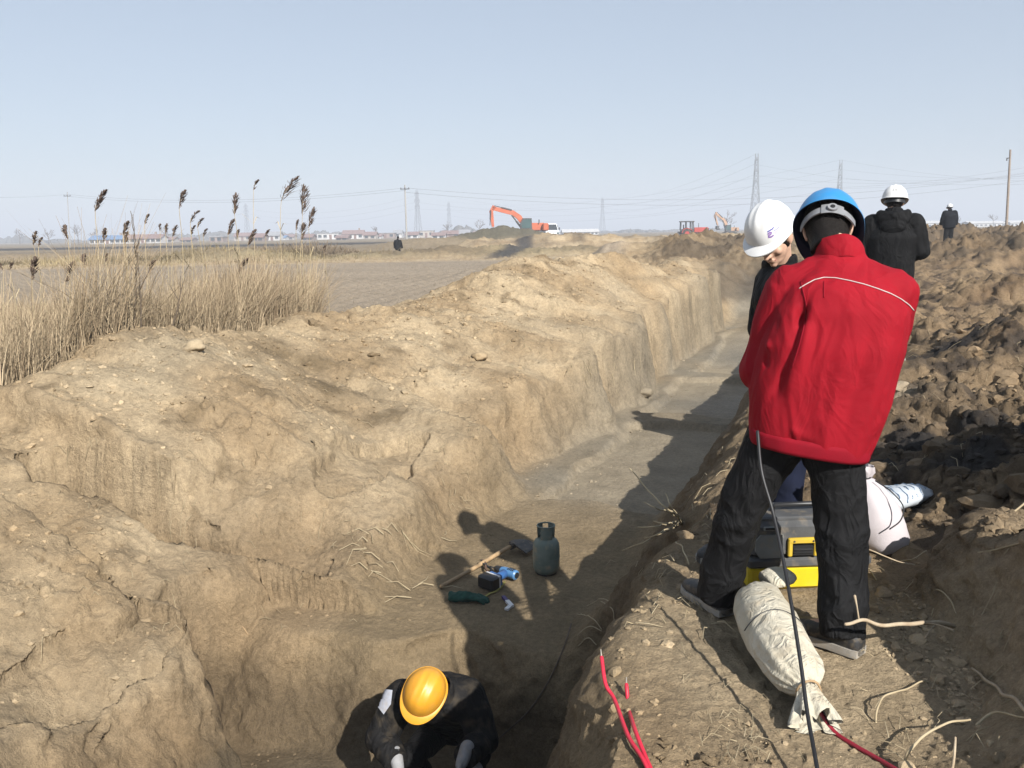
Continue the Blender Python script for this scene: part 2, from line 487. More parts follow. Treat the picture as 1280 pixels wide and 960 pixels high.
    z = z + 0.45 * gauss(x, y, 7.8, 13.5, 1.6, 1.1) + 0.12 * gauss(x, y, 10, 18, 2.0, 1.3) + 0.5 * gauss(x, y, 6.5, 20, 2.0, 1.5) + .6 * gauss(x, y, 13.6, 22, 2.2, 1.2) + .2 * gauss(x, y, 19, 26, 1.6, 1.2)
    hum = n2(x * .35, y * .35, 20)
    z = z + rough * (0.16 * np.clip(hum, -1, 1) + .10 * n2(x * .9, y * .9, 21)) * ss(4.0, 7.0, far)
    # middle distance: spoil and banks
    mid = ss(24, 29, s) * ss(-9, -5, t + .0 * s) * (1 - ss(60, 75, y))
    z = z + mid * (0.42 + 0.42 * np.clip(fbm(x * .22, y * .30, 4, 22), -.55, 1.2) + .16 * n2(x * .8, y * .8, 86)) 
    z = z + (0.75 * gauss(x, y, 4.5, 33, 4.5, 2.2, .1) + .7 * gauss(x, y, 9.5, 38, 4.0, 2.4, .1) + .65 * gauss(x, y, 13, 47, 6, 3)) * (1 + .5 * n2(x * .6, y * .6, 160))
    bl = np.exp(-((y - 56 - 0.05 * x - 1.5 * n2(x * .12, 2.2, 23)) / 3.0) ** 2) * ss(-34, -20, x) * (1 - ss(5, 9, x))
    z = z + bl * (0.55 + .40 * n2(x * .25, y * .2, 24) + .22 * n2(x * .8, y * .6, 89))
    bl2 = np.exp(-((y - 72 - 2 * n2(x * .1, 4.2, 25)) / 5.0) ** 2) * ss(-7, -2, x) * (1 - ss(22, 32, x))
    z = z + bl2 * (1.12 + .45 * n2(x * .22, y * .2, 26) + .25 * n2(x * .7, y * .6, 88))
    z = z + 2.15 * gauss(x, y, -1.0, 98, 6.2, 5.5) * (1 + .12 * n2(x * .6, y * .4, 87)) + 1.0 * gauss(x, y, -10, 92, 5.0, 5) + .75 * gauss(x, y, 5, 92, 5, 5)
    z = z + .55 * gauss(x, y, 3.5, 127, 7, 6)
    z = z + 1.0 * gauss(x, y, 27, 115, 8, 6) + .8 * gauss(x, y, 13, 100, 7, 6) + .7 * gauss(x, y, 42, 120, 9, 7)
    z = z + 0.5 * np.exp(-((y - 75 + .1 * x) / 4.0) ** 2) * ss(-90, -60, x) * (1 - ss(-30, -20, x)) * (.7 + .3 * n2(x * .3, y * .3, 27))
    if pads:
        for (cx, cy, cz_, r0, r1) in PADS:
            k = 1 - ss(r0, r1, np.hypot(x - cx, y - cy))
            z = z * (1 - k) + cz_ * k
    # clods and crumb
    padk = 0
    for (cx, cy, cz_, r0, r1) in PADS:
        padk = np.maximum(padk, 1 - ss(r0, r1 * 1.1, np.hypot(x - cx, y - cy)))
    wx0 = x + .12 * n2(x * 2.1, y * 2.1, 92); wy0 = y + .12 * n2(x * 2.1, y * 2.1, 93)
    lump = np.abs(n2(x * 3.1, y * 3.1, 30)) * .5 + np.abs(n2(x * 6.7, y * 6.7, 31)) * .3 + np.abs(n2(x * 13, y * 13, 32)) * .2
    lump2 = np.abs(n2(x * 1.3, y * 1.3, 33))
    upper = ss(0.8, 2.0, w) * (1 - field) * (1 - endz)
    wallr = ss(0.0, 0.3, w) * (1 - ss(.8, 2.0, w))
    patch = np.clip(0.5 + 1.1 * n2(x * .55, y * .55, 34), 0.08, 1)
    farheap = ss(40, 52, far) * (1 - ss(140, 200, far)) * (1 - field)
    padr = ss(3.4, 5.0, far)
    amp = 0.15 * upper * patch + 0.07 * wallr * patch + rough * (0.05 + 0.12 * padr) + 0.02 * floor * (1 - .7 * ss(5, 7, s)) + .34 * farheap + mid * .40
    z = z + amp * (lump - 0.30) * (1 - padk * .85)
    z = z + rough * padr * (0.09 * (lump2 - .35) + .10 * (1 - 2 * np.abs(n2(wx0 * 2.2, wy0 * 2.2, 90))) * np.clip(.4 + n2(x * .5, y * .5, 91), 0, 1)) * (1 - padk)
    wx = x + .05 * n2(x * 6, y * 6, 60); wy_ = y + .05 * n2(x * 6, y * 6, 61)
    fine = fbm(wx * 14, wy_ * 14, 3, 35)
    crumb = ss(.15, .75, n2(wx * 19, wy_ * 19, 62)) * ss(-.15, .5, n2(wx * 2.3, wy_ * 2.3, 63))
    crumb2 = ss(.2, .8, n2(wx * 41, wy_ * 41, 64)) * ss(-.2, .4, n2(wx * 4.3, wy_ * 4.3, 65))
    pit = ss(.25, .7, n2(wx * 11, wy_ * 11, 66)) * ss(.0, .5, n2(wx * 1.4, wy_ * 1.4, 67))
    kf = (1 - ss(20, 40, far))
    z = z + (0.006 * (upper + wallr) + 0.006 * rough + .003 * floor) * fine * kf
    z = z + (0.042 * upper * patch + .022 * wallr + .045 * rough * padr * (1 - padk) + .012 * rough + .008 * floor) * crumb * kf + (.012 * upper + .010 * rough + .006 * wallr) * crumb2 * kf
    z = z - (.050 * upper + .03 * wallr + .03 * rough * (1 - padk)) * pit * kf
    crk = 1 - np.abs(n2(wx * 1.7, wy_ * 1.7, 94)) * 16
    z = z - .012 * np.clip(crk, 0, 1) * ss(.05, .35, n2(x * .8, y * .8, 95)) * (upper + wallr) * kf
    step = n2(wx * 1.1, wy_ * 2.2, 96); z = z + .03 * ss(-.06, .06, step) * (upper * .9 + wallr * .4) * ss(-.1, .3, n2(x * .6, y * .6, 97)) * kf
    rg = 0; am_ = 1.0; fq = 2.3
    for k_ in range(5):
        v_ = n2(wx * fq + 3.1 * k_, wy_ * fq, 110 + k_); rg = rg + am_ * (.55 - 1.9 * np.abs(v_)) * (1 if k_ % 2 == 0 else -1); am_ *= .60; fq *= 2.1
    z = z + (.032 * upper + .024 * wallr + .012 * rough * (1 - padk) + .05 * rough * padr * (1 - padk) + .006 * floor) * rg * kf * np.clip(.55 + .9 * n2(x * .7, y * .7, 120), .15, 1.3)
    # vertical rills in the cut face
    rill = n2(s * 5.0 + 1.2 * n2(s * 1.3, w, 68), w * 0.9 + .5 * n2(s * 2, w * 2, 69), 37)
    z = z + 0.040 * rill * wallr * near * np.clip(.5 + 1.2 * n2(s * .8, w * .5, 70), 0.1, 1.2)
    z = z + field * 0.022 * np.sin((x * .985 - y * .17) * 2 * PI / .55) * (1 - ss(25, 50, far)) + field * .02 * lump
    if not color:
        return z
    # ------------------------------------------------ what the ground is made of
    def C(*c): return np.array(c)[None, :]
    n_a = fbm(x * .8, y * .8, 4, 40); n_b = fbm(x * 2.6, y * 2.6, 4, 44); n_c = n2(x * .25, y * .25, 48)
    dry = C(.395, .306, .195); tan = C(.305, .222, .131); brown = C(.170, .123, .071)
    k = np.clip(.5 + 1.0 * n_a, 0, 1)[:, None]
    col = tan * (1 - k) + dry * k
    k = np.clip((n_b - .25) * 1.5, 0, .75)[:, None] * (upper + .5 * wallr + .6 * rough)[:, None]
    col = col * (1 - k) + brown * k
    sc_ = np.exp(-((s - 5.3 - .1 * w) / .55) ** 2) * ss(1.0, 1.8, w) * (1 - ss(3.0, 3.8, w)) * lm
    k = (sc_ * np.clip(.6 + .6 * n_b, 0, 1))[:, None]; col = col * (1 - k) + C(.165, .122, .072) * k
    pl_ = np.exp(-((s - 4.0) / .8) ** 2 - ((w - 2.9) / .5) ** 2) * lm; k = (pl_ * .7)[:, None]; col = col * (1 - k) + C(.365, .300, .205) * k
    # damp layers in the cut
    layer = np.clip(np.sin((z + .10 * n2(s * .5, w, 50)) * 2 * PI / .47 + 1.0) * .9 - .25, 0, 1) * wallr
    k = (layer * .45)[:, None]; col = col * (1 - k) + C(.195,.150,.096) * k
    k = (np.clip(n2(s * .55, w * .9, 51) - .1, 0, 1) * wallr * 1.1).clip(0, .8)[:, None]; col = col * (1 - k) + C(.320,.255,.170) * k
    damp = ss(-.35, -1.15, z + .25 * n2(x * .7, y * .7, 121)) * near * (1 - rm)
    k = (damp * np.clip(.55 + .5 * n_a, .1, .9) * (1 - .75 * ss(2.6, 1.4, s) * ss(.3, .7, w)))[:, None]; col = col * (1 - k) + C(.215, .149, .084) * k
    # floor: grey silt, wet toward the middle of the run
    wetf = floor * ss(4.6, 6.5, s) * (0.55 + .6 * np.clip(n2(x * .7, y * .7, 52) + .2, 0, 1))
    k = floor[:, None] * .8; col = col * (1 - k) + C(.215,.162,.096) * k
    k = np.clip(wetf, 0, 1)[:, None]; col = col * (1 - k) + C(.235,.202,.150) * k
    k = (pans * floor * .85)[:, None]; col = col * (1 - k) + C(.266, .220, .154) * k
    k = (ss(-1.30, -1.62, z + .06 * n_b) * near * .8)[:, None]; col = col * (1 - k) + C(.118, .086, .052) * k  # pit bottom: moist subsoil, toned darker still to deepen the pit shade
    puddle = np.clip(gauss(x, y, 3.0, 13.6, .9, .7) + gauss(x, y, 4.9, 18.2, .8, .8), 0, 1) * floor
    k = (puddle * .7)[:, None]; col = col * (1 - k) + C(.150,.137,.112) * k
    wet2 = gauss(x, y, -1.35, 4.55, .5, .45) * (z < -1.55)
    k = (wet2 * .8)[:, None]; col = col * (1 - k) + C(.085,.072,.050) * k
    rbk = ss(-.85, -.45, t) * (1 - ss(-.2, .1, t)) * (1 - back)  # right bank face: colour darkened to deepen the shade on it
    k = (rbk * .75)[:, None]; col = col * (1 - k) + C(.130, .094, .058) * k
    # right hand spoil: browner, with dark wet clay
    rr = rm * ss(3.0, 5.0, far) * (1 - ss(100, 200, far))
    k = (rr * np.clip(.60 + .35 * n_a, 0, 1))[:, None]; col = col * (1 - k) + C(.146,.094,.053) * k
    k = (rr * np.clip((n_b + .10) * 1.3, 0, .88))[:, None]; col = col * (1 - k) + C(.078,.058,.042) * k
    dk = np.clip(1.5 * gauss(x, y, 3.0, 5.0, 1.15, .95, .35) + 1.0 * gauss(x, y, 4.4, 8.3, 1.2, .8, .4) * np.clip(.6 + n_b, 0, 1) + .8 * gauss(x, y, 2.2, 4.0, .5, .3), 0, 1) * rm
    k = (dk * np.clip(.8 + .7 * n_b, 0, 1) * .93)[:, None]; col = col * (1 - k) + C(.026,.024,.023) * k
    lt = np.clip(gauss(x, y, 3.1, 6.8, .35, .4) * 1.5, 0, 1); k = (lt * .7)[:, None]; col = col * (1 - k) + C(.30,.25,.18) * k
    # far wall of the cut: dark clay
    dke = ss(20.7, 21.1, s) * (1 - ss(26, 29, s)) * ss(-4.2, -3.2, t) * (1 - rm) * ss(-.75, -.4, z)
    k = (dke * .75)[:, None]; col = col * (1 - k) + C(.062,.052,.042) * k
    # middle distance
    k = (mid * np.clip(.65 + .4 * n_b, 0, 1))[:, None]; col = col * (1 - k) + C(.150,.104,.060) * k
    k = (np.clip(mid + bl2 * .8, 0, 1) * np.clip(n2(x * .5, y * .35, 98) * 1.6 + .25, 0, 1))[:, None].clip(0, .8); col = col * (1 - k) + C(.085,.066,.047) * k
    # ploughed field
    stub = np.clip(n2(x * 9, y * 3.0, 53), -1, 1) * .5 + np.clip(n2(x * 21, y * 7, 54), -1, 1) * .5
    fc = C(.262,.212,.155) * (1 + .22 * stub[:, None]) * (1 + .10 * n_c[:, None])
    k = field[:, None]; col = col * (1 - k) + fc * k
    wet = np.clip(wetf * .5 + pans * floor * .45 + puddle * .5 + (gauss(x, y, -1.35, 4.55, .5, .45) * (z < -1.55)) * .7 + .45 * np.clip(dk, 0, 1) * np.clip(n_b + .3, 0, 1), 0, 1)
    # far banks: dry weeds and yellow grass
    k = np.clip(bl * 1.6, 0, 1)[:, None]; wy = np.clip(.5 + .8 * n2(x * .12, y * .3, 55), 0, 1)[:, None]
    col = col * (1 - k) + (C(.255,.205,.120) * wy + C(.165,.126,.079) * (1 - wy)) * k
    hp = np.clip(gauss(x, y, -1.0, 98, 6.2, 6.5) * 1.9, 0, 1)[:, None]; col = col * (1 - hp) + C(.105,.092,.062) * hp
    # dark strip of netting and gravel running down the far heap
    sx = np.interp(y, [51, 57, 72, 95], [-1.0, .75, 1.3, 2.0])
    strip = np.exp(-((x - sx) / .75) ** 4) * ss(49, 53, y) * (1 - ss(88, 96, y))
    k = (strip * .92)[:, None]; col = col * (1 - k) + C(.045,.045,.047) * k
    # far plain
    far_f = ss(60, 85, y) * (1 - np.clip(hp[:, 0], 0, 1)) * ss(60, 90, far)
    pl = np.clip(.5 + 1.0 * n2(x * .012, y * .045, 56), 0, 1)[:, None]
    k = (far_f * .8)[:, None]; col = col * (1 - k) + (C(.185,.146,.095) * pl + C(.130,.104,.073) * (1 - pl)) * k
    burnt = ss(-92, -84, -np.abs(x + 112)) * np.exp(-((y - 168) / 26) ** 4)
    k = (burnt * .9)[:, None]; col = col * (1 - k) + C(.018,.017,.017) * k
    reed = ss(4.0, 4.6, w) * (1 - ss(19, 22, y)) * ss(.0, .8, -(x + .235 * y))
    k = (reed * .8)[:, None]; col = col * (1 - k) + C(.20,.152,.09) * k
    return (z, np.clip(col, .01, .9), wet) if color == 2 else (z, np.clip(col, .01, .9))

def gz(x, y):
    return float(terrain(np.array([x]), np.array([y]))[0])

# trodden places under feet and bags
PADS += [(0.98, 2.85, 0.0, 0.55, 0.95), (1.25, 3.65, 0.0, 0.45, 0.80), (1.68, 3.72, .02, .14, .32),
         (3.77, 8.5, .14, .35, .8), (18.3, 36.0, .62, .6, 1.4), (17.2, 33.5, .46, 1.2, 2.6), (0.05, 6.55, -1.2, .75, 1.1), (-.45, 4.35, -1.84, .5, .8), (-8.15, 63.0, -.40, 1.2, 2.6), (1.95, 4.25, .06, .12, .3)]

def build_ground():
    az = np.concatenate([np.linspace(-180, -40, 50, endpoint=False), np.linspace(-40, 40, 660, endpoint=False), np.linspace(40, 62, 60, endpoint=False), np.linspace(62, 180, 36)])
    r = [0.3]
    while r[-1] < 6500:
        q = r[-1]
        d = .03 if q < 1.8 else (.0031 if q < 20 else (.0052 if q < 45 else (.010 if q < 140 else .05)))
        r.append(q * (1 + d))
    r = np.array(r); A = np.radians(az)
    RR, AA = np.meshgrid(r, A, indexing='ij')
    X = (RR * np.sin(AA)).ravel(); Yy = (RR * np.cos(AA)).ravel()
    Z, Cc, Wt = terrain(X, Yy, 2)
    nr, na = RR.shape
    # the steep faces are broken up sideways too
    Zg = Z.reshape(RR.shape)
    gr = np.gradient(Zg, axis=0) / np.maximum(np.gradient(RR, axis=0), 1e-4); ga = np.gradient(Zg, axis=1) / np.maximum(np.gradient(AA, axis=1) * RR, 1e-4)
    gx_ = (gr * np.sin(AA) + ga * np.cos(AA)).ravel(); gy_ = (gr * np.cos(AA) - ga * np.sin(AA)).ravel(); sl_ = np.hypot(gx_, gy_)
    m_ = ss(.6, 1.6, sl_) * (1 - ss(22, 32, RR.ravel())); ix = np.nonzero(m_ > .01)[0]
    P_ = np.stack([X[ix], Yy[ix], Z[ix]], 1); d_ = 0
    for f_, a_, q_ in ((1.6, .06, 1), (3.6, .036, 2), (8.0, .026, 3), (17, .018, 4)):
        v_ = n3(P_ * np.array([f_, f_, f_ * 1.5]), 40 + q_); d_ = d_ + a_ * (v_ if q_ != 2 else (.4 - 1.6 * np.abs(v_)))
    k_ = m_[ix] * d_ / np.maximum(sl_[ix], .3)
    X[ix] -= gx_[ix] * k_; Yy[ix] -= gy_[ix] * k_
    V = np.stack([X, Yy, Z], 1)
    V = np.concatenate([V, [[0, 0, gz(0, 0)]]]); Cc = np.concatenate([Cc, Cc[:1]]); Wt = np.concatenate([Wt, Wt[:1]])
    i = np.arange(nr - 1)[:, None]; j = np.arange(na - 1)[None, :]
    q = np.stack([i * na + j, i * na + j + 1, (i + 1) * na + j + 1, (i + 1) * na + j], -1).reshape(-1, 4)[:, ::-1]
    # centre fan
    c = len(V) - 1; jj = np.arange(na - 1)
    tri = np.stack([np.full(na - 1, c), jj + 1, jj], 1)
    me = bpy.data.meshes.new("ground")
    nq, ntri = len(q), len(tri)
    me.vertices.add(len(V)); me.vertices.foreach_set('co', V.astype(np.float32).ravel())
    me.loops.add(nq * 4 + ntri * 3); me.loops.foreach_set('vertex_index', np.concatenate([q.ravel(), tri.ravel()]).astype(np.int32))
    me.polygons.add(nq + ntri)
    me.polygons.foreach_set('loop_start', np.concatenate([np.arange(nq) * 4, nq * 4 + np.arange(ntri) * 3]).astype(np.int32))
    me.polygons.foreach_set('use_smooth', np.ones(nq + ntri, dtype=bool))
    me.update(calc_edges=True); me.validate()
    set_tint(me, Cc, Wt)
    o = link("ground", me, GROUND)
    o['kind'] = 'structure'; o['label'] = 'sandy tan earth with an open trench dug through it, spoil heaps and a ploughed field'
    return o

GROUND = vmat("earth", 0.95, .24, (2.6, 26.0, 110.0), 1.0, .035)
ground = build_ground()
# ================================================================ people
SKIN = mat("skin", (.47, .29, .205), .55, .10, 30, .05, 200, spec=.4)
HAIR = mat("black_hair", (.012, .010, .009), .5, .3, 120, .6, 300, spec=.12)
RED = mat("red_cloth", (.245, .006, .0135), .78, .08, 9, .22, 420, crease=.38, crease_scale=6.0, spec=.12)
REDBAND = mat("red_cloth_band", (.21, .005, .0135), .8, .10, 14, .25, 380, spec=.12)
BLACKC = mat("black_cloth", (.0075, .0075, .008), .75, .35, 14, .25, 300, crease=.7, spec=.12)
BLACKT = mat("black_trousers", (.0085, .0085, .009), .75, .35, 10, .25, 350, crease=.8, crease_scale=9.0, spec=.12)
JEANS = mat("dark_jeans", (.010, .013, .028), .85, .3, 12, .3, 350, spec=.12)
DUSTBLACK = mat("dusty_black_cloth", (.011, .0105, .0105), .8, .35, 9, .25, 300, crease=.8, mud=.10, spec=.12)
SHOE = mat("black_shoe", (.018, .018, .019), .6, .3, 30, .2, 120, mud=.25)
SOLE = mat("pale_sole", (.27, .25, .22), .7, .15, 40, .1, 90, mud=.5)
WHITEH = mat("white_helmet_shell", (.62, .62, .61), .40, .03, 9, .04, 30, spec=.5, mud=.10)
BLUEH = mat("blue_helmet_shell", (.024, .19, .42), .36, .06, 9, .04, 30, spec=.5, mud=.10)
BLUEDK = mat("blue_helmet_inside", (.008, .016, .045), .5, .1, 9)
YELH = mat("yellow_helmet_shell", (.58, .27, .022), .42, .09, 14, .06, 40, spec=.45, mud=.14)
GREYST = mat("grey_plastic_strap", (.20, .205, .215), .45, .15, 40)
DARKPL = mat("black_plastic", (.014, .014, .015), .45, .2, 40)
PIPING = mat("white_piping", (.50, .45, .43), .7, .06, 40)
MARKB = mat("blue_print", (.05, .05, .30), .5, .1, 40)
MARKV = mat("violet_print", (.18, .07, .33), .5, .1, 40)
GREYC = mat("grey_cloth", (.34, .35, .39), .85, .15, 24, .2, 300, mud=.35, spec=.12)
GLOVE = mat("pale_work_glove", (.24, .24, .245), .9, .15, 24, .3, 200, mud=.3, spec=.12)
LIP = mat("lip", (.36, .15, .13), .5, .1, 40)
EYEM = mat("eye", (.02, .016, .014), .2, .1, 40)

def V3(*a): return Vector(a)
def azv(d): r = math.radians(d); return V3(math.sin(r), math.cos(r), 0)
def right_of(f): return V3(f.y, -f.x, 0).normalized()

def hand(mb, wrist, d, palm, side, curl=0.5, sc=1.0):
    """palm and five bent fingers. d: along the hand, palm: direction the palm faces, side: +1 thumb along d x palm"""
    d = unit(d); palm = Vector(palm); palm = (palm - d * palm.dot(d)).normalized(); x = d.cross(palm).normalized() * side
    k = sc
    c = wrist + d * .048 * k
    mb.ell(c, x * .040 * k, palm * .016 * k, d * .052 * k, 14, 9)
    mb.cap(wrist - d * .02, wrist + d * .03 * k, .026 * k, .027 * k, 12)
    L = [.068, .078, .073, .058]
    for i in range(4):
        p = wrist + d * (.088 - .004 * abs(i - 1.2)) * k + x * (.028 - .0187 * i) * k
        a = 0; r = .0092 * k
        for j, f in enumerate((.48, .30, .22)):
            a += curl * (0.75 + .15 * j + .06 * i)
            q = p + (d * math.cos(a) + palm * math.sin(a)) * L[i] * f * k
            mb.cap(p, q, r, r * .9, 8); p = q; r *= .9
    p = wrist + d * .03 * k + x * .032 * k
    q = p + (x * .62 + d * .6 + palm * .35).normalized() * .036 * k
    e = q + (d * .8 + palm * (.3 + .6 * curl) + x * (.2 - .5 * curl)).normalized() * .034 * k
    mb.cap(p - x * .014, q, .0135 * k, .0105 * k, 8); mb.cap(q, e, .0105 * k, .0085 * k, 8)

def head_mesh(mb, c, f, u, sc=1.0):
    f = unit(f); u = Vector(u); u = (u - f * u.dot(f)).normalized(); r = f.cross(u)
    k = sc
    P = lambda a, b, d: c + f * a * k + u * b * k + r * d * k
    mb.ell(P(-.008, .030, 0), r * .077 * k, f * .097 * k, u * .092 * k)            # skull
    mb.ell(P(.022, -.030, 0), r * .064 * k, f * .070 * k, u * .085 * k)            # face
    mb.ell(P(.040, -.085, 0), r * .042 * k, f * .043 * k, u * .034 * k)            # jaw and chin
    mb.ell(P(.074, -.104, 0), r * .019 * k, f * .017 * k, u * .015 * k, 10, 7)
    mb.ell(P(.074, .012, 0), r * .048 * k, f * .018 * k, u * .014 * k)             # brow
    for s in (-1, 1):
        mb.ell(P(.062, -.036, s * .040), r * .021 * k, f * .022 * k, u * .021 * k, 10, 7)   # cheek
        e = P(-.012, -.014, s * .078)
        mb.ell(e, (r * .007 * k + f * .004 * s * k), f * .020 * k - r * s * .008 * k, u * .032 * k, 12, 8)
        mb.ell(P(-.006, -.040, s * .074), r * .007 * k, f * .010 * k, u * .012 * k, 10, 7)
    mb.tube([P(.086, .002, 0), P(.102, -.022, 0), P(.114, -.040, 0)], [.009 * k, .011 * k, .013 * k], 10, True, True)   # nose
    for s in (-1, 1): mb.ell(P(.098, -.044, s * .012), r * .010 * k, f * .012 * k, u * .008 * k, 8, 6)
    mb.ell(P(.088, -.069, 0), r * .025 * k, f * .012 * k, u * .007 * k, 12, 7)      # lips
    mb.ell(P(.086, -.080, 0), r * .021 * k, f * .012 * k, u * .007 * k, 12, 7)

def folds(me, amp, joints=(), seed=0, fr=(9, 9, 3.0), base=.35):
    V, N = mesh_np(me)
    w = 0.5 * np.stack([n3(V * 3.1, seed + 1), n3(V * 3.1, seed + 2), n3(V * 3.1, seed + 3)], 1)
    q = V * np.array(fr)[None] + w * 1.3
    d1 = 1 - 2.4 * np.abs(n3(q, seed)); d2 = 1 - 2.4 * np.abs(n3(q * np.array([2.1, 2.1, 2.3]) + 5, seed + 7))
    d = d1 * .62 + d2 * .30 + .35 * n3(V * 5, seed + 4)
    k = np.full(len(V), base)
    for (j, r) in joints:
        k = np.maximum(k, np.exp(-(np.linalg.norm(V - np.array(j)[None], axis=1) / r) ** 2))
    set_co(me, V + N * (amp * d * k)[:, None])

def helmet(parent, c, f, u, shell, inside, sc=1.0, name='helmet', peak=.048, label=None, ridge=True, rear_strap=True, strapm=None, knob=False, hi=True):
    """hard hat: c is the middle of the head"""
    f = unit(f); u = Vector(u); u = (u - f * u.dot(f)).normalized(); r = f.cross(u)
    n = 64 if hi else 24; m = 18 if hi else 8
    def P(th, ph, off=0.0):
        # th 0 is the front, ph 0 rim .. pi/2 crown
        cf, cs = math.cos(th), math.sin(th)
        a = .138 if cf > 0 else .130
        rad_f, rad_s, hgt = a + off, .112 + off, .128 + off
        e = .86
        x = rad_f * cf * math.cos(ph) ** e; y = rad_s * cs * math.cos(ph) ** e; z = hgt * math.sin(ph)
        if ridge:
            z += .006 * math.exp(-(y / .013) ** 2) * ss(.3, .9, ph) + .004 * (math.exp(-((y - .042) / .010) ** 2) + math.exp(-((y + .042) / .010) ** 2)) * float(ss(.35, .8, ph))
        return c + (f * (x - .004) + r * y + u * (z + .022 + .010 * (1 - math.cos(ph)) * 0)) * sc
    def rim(th, extra, drop):
        cf = max(0, math.cos(th)); pk = peak * cf ** 2.2
        p = P(th, 0); d = (f * math.cos(th) * .138 + r * math.sin(th) * .112).normalized()
        return p + d * (extra + pk * (1 if extra > 0.004 else 0)) * sc - u * (drop + (.020 * cf ** 3 if extra > .004 else 0) + (.012 * max(0, -math.cos(th)) ** 2)) * sc
    th = np.linspace(0, 2 * PI, n, endpoint=False)
    rings = []
    rings.append([rim(t, .0095, .010) for t in th])
    rings.append([rim(t, .0100, .005) for t in th])
    rings.append([rim(t, .0015, .000) for t in th])
    for k in range(m):
        ph = (PI / 2 - .04) * k / (m - 1)
        rings.append([P(t, ph) for t in th])
    mb = MB(); mb.loft([np.array([list(p) for p in R]) for R in rings], cap=False)
    mb.f.append(tuple(range(len(rings) * n - n, len(rings) * n)))
    o = obj(name, mb, shell, parent, True, sharp=50)
    if label: o['label'] = label
    mi = MB()
    R2 = [[rim(t, .0092, .0105) for t in th], [rim(t, -.001, .002) for t in th]] + [[P(t, (PI / 2 - .04) * k / 7, -.004) for t in th] for k in range(8)]
    mi.loft([np.array([list(p) for p in R]) for R in R2], cap=False); mi.f.append(tuple(range(len(R2) * n - n, len(R2) * n)))
    obj('helmet_lining', mi, inside, parent, True)
    def S(th, z, off):
        a = .104 if math.cos(th) > 0 else .106
        return c + (f * (a + off) * math.cos(th) + r * (.086 + off) * math.sin(th) + u * z) * sc
    if rear_strap:
        ths = np.linspace(PI - 1.25, PI + 1.25, 28)
        ms = MB(); ms.loft([np.array([list(S(t, z, o_)) for t in ths]) for z, o_ in ((-.034, .006), (-.034, .011), (-.006, .011), (-.006, .006), (-.034, .006))], cap=False, closed=False)
        obj('head_strap', ms, strapm or GREYST, parent, True, sharp=40)
        if knob:
            tk = PI - .22
            mk = MB(); a = S(tk, -.020, .010); d = (f * math.cos(tk) + r * math.sin(tk)).normalized()
            mk.tube([a, a + d * .013], [.0185, .0175], 20); obj('strap_knob', mk, GREYST, parent, False)
            mk = MB(); mk.tube([a + d * .0125, a + d * .0155], [.0085, .008], 14); obj('strap_knob_hole', mk, DARKPL, parent, False)
            # wide buckle plate over the strap
            ths2 = np.linspace(PI - .62, PI + .15, 12)
            mp = MB(); mp.loft([np.array([list(S(t, z, o_)) for t in ths2]) for z, o_ in ((-.042, .0115), (-.042, .014), (.002, .014), (.002, .0115), (-.042, .0115))], cap=False, closed=False)
            obj('strap_buckle', mp, GREYST, parent, True, sharp=40)
    return P, rim

def hair_cap(parent, c, f, u, sc=1.0, low=-.055, shag=.006, seed=0, front=.6):
    f = unit(f); u = Vector(u); u = (u - f * u.dot(f)).normalized(); r = f.cross(u)
    mb = MB(); n = 40; m = 14
    th = np.linspace(0, 2 * PI, n, endpoint=False); R = []
    for k in range(m):
        q = k / (m - 1); ring = []
        for t in th:
            cf = math.cos(t)
            lo = low if cf < .1 else low + (front * .11) * min(1, (cf - .1) / .5)
            lo += .010 * math.sin(t * 9 + seed) * .5
            z0 = lo + (.105 - lo) * q
            hh = max(0.02, 1 - ((z0 - .03) / .100) ** 2) if z0 > .03 else 1 - .35 * min(1, ((.03 - z0) / .11)) ** 1.5
            rad = math.sqrt(max(.02, hh)) if z0 > .03 else hh
            j = shag * float(mnoise.noise(V3(cf * 9 + seed, math.sin(t) * 9, z0 * 60)))
            ring.append(list(c + (f * (-.008 + (.103 + j) * cf * rad) + r * ((.083 + j) * math.sin(t) * rad) + u * z0) * sc))
        R.append(np.array(ring))
    mb.loft(R)
    return obj('hair', mb, HAIR, parent, True)

def shoe(parent, an, toe, L=.285, m=None, sm=None, z=0.0):
    """an: ankle, toe: direction. The sole rests at height z."""
    d = unit((toe.x, toe.y, 0)); x = right_of(d)
    heel = V3(an.x, an.y, z) - d * .07
    secs = []; sole = []
    for q, w, h in ((0.0, .030, .055), (.06, .036, .075), (.22, .038, .098), (.38, .037, .088), (.55, .044, .066), (.75, .048, .052), (.92, .036, .040), (1.0, .014, .028)):
        p = heel + d * L * q
        secs.append((p + V3(0, 0, .020 + h / 2 - .01), x * w, V3(0, 0, h / 2 + .008)))
        sole.append(np.array([list(p + x * a * (w + .006) + V3(0, 0, b)) for a, b in ((-1, .002), (1, .002), (1.03, .014), (1, .030), (-1, .030), (-1.03, .014))]))
    mb = MB(); mb.rings(secs, 18, 2.6)
    o = obj('shoe', mb, m or SHOE, parent, True)
    ms = MB(); ms.loft(sole); obj('shoe_sole', ms, sm or SOLE, o, True, sharp=40)
    return o

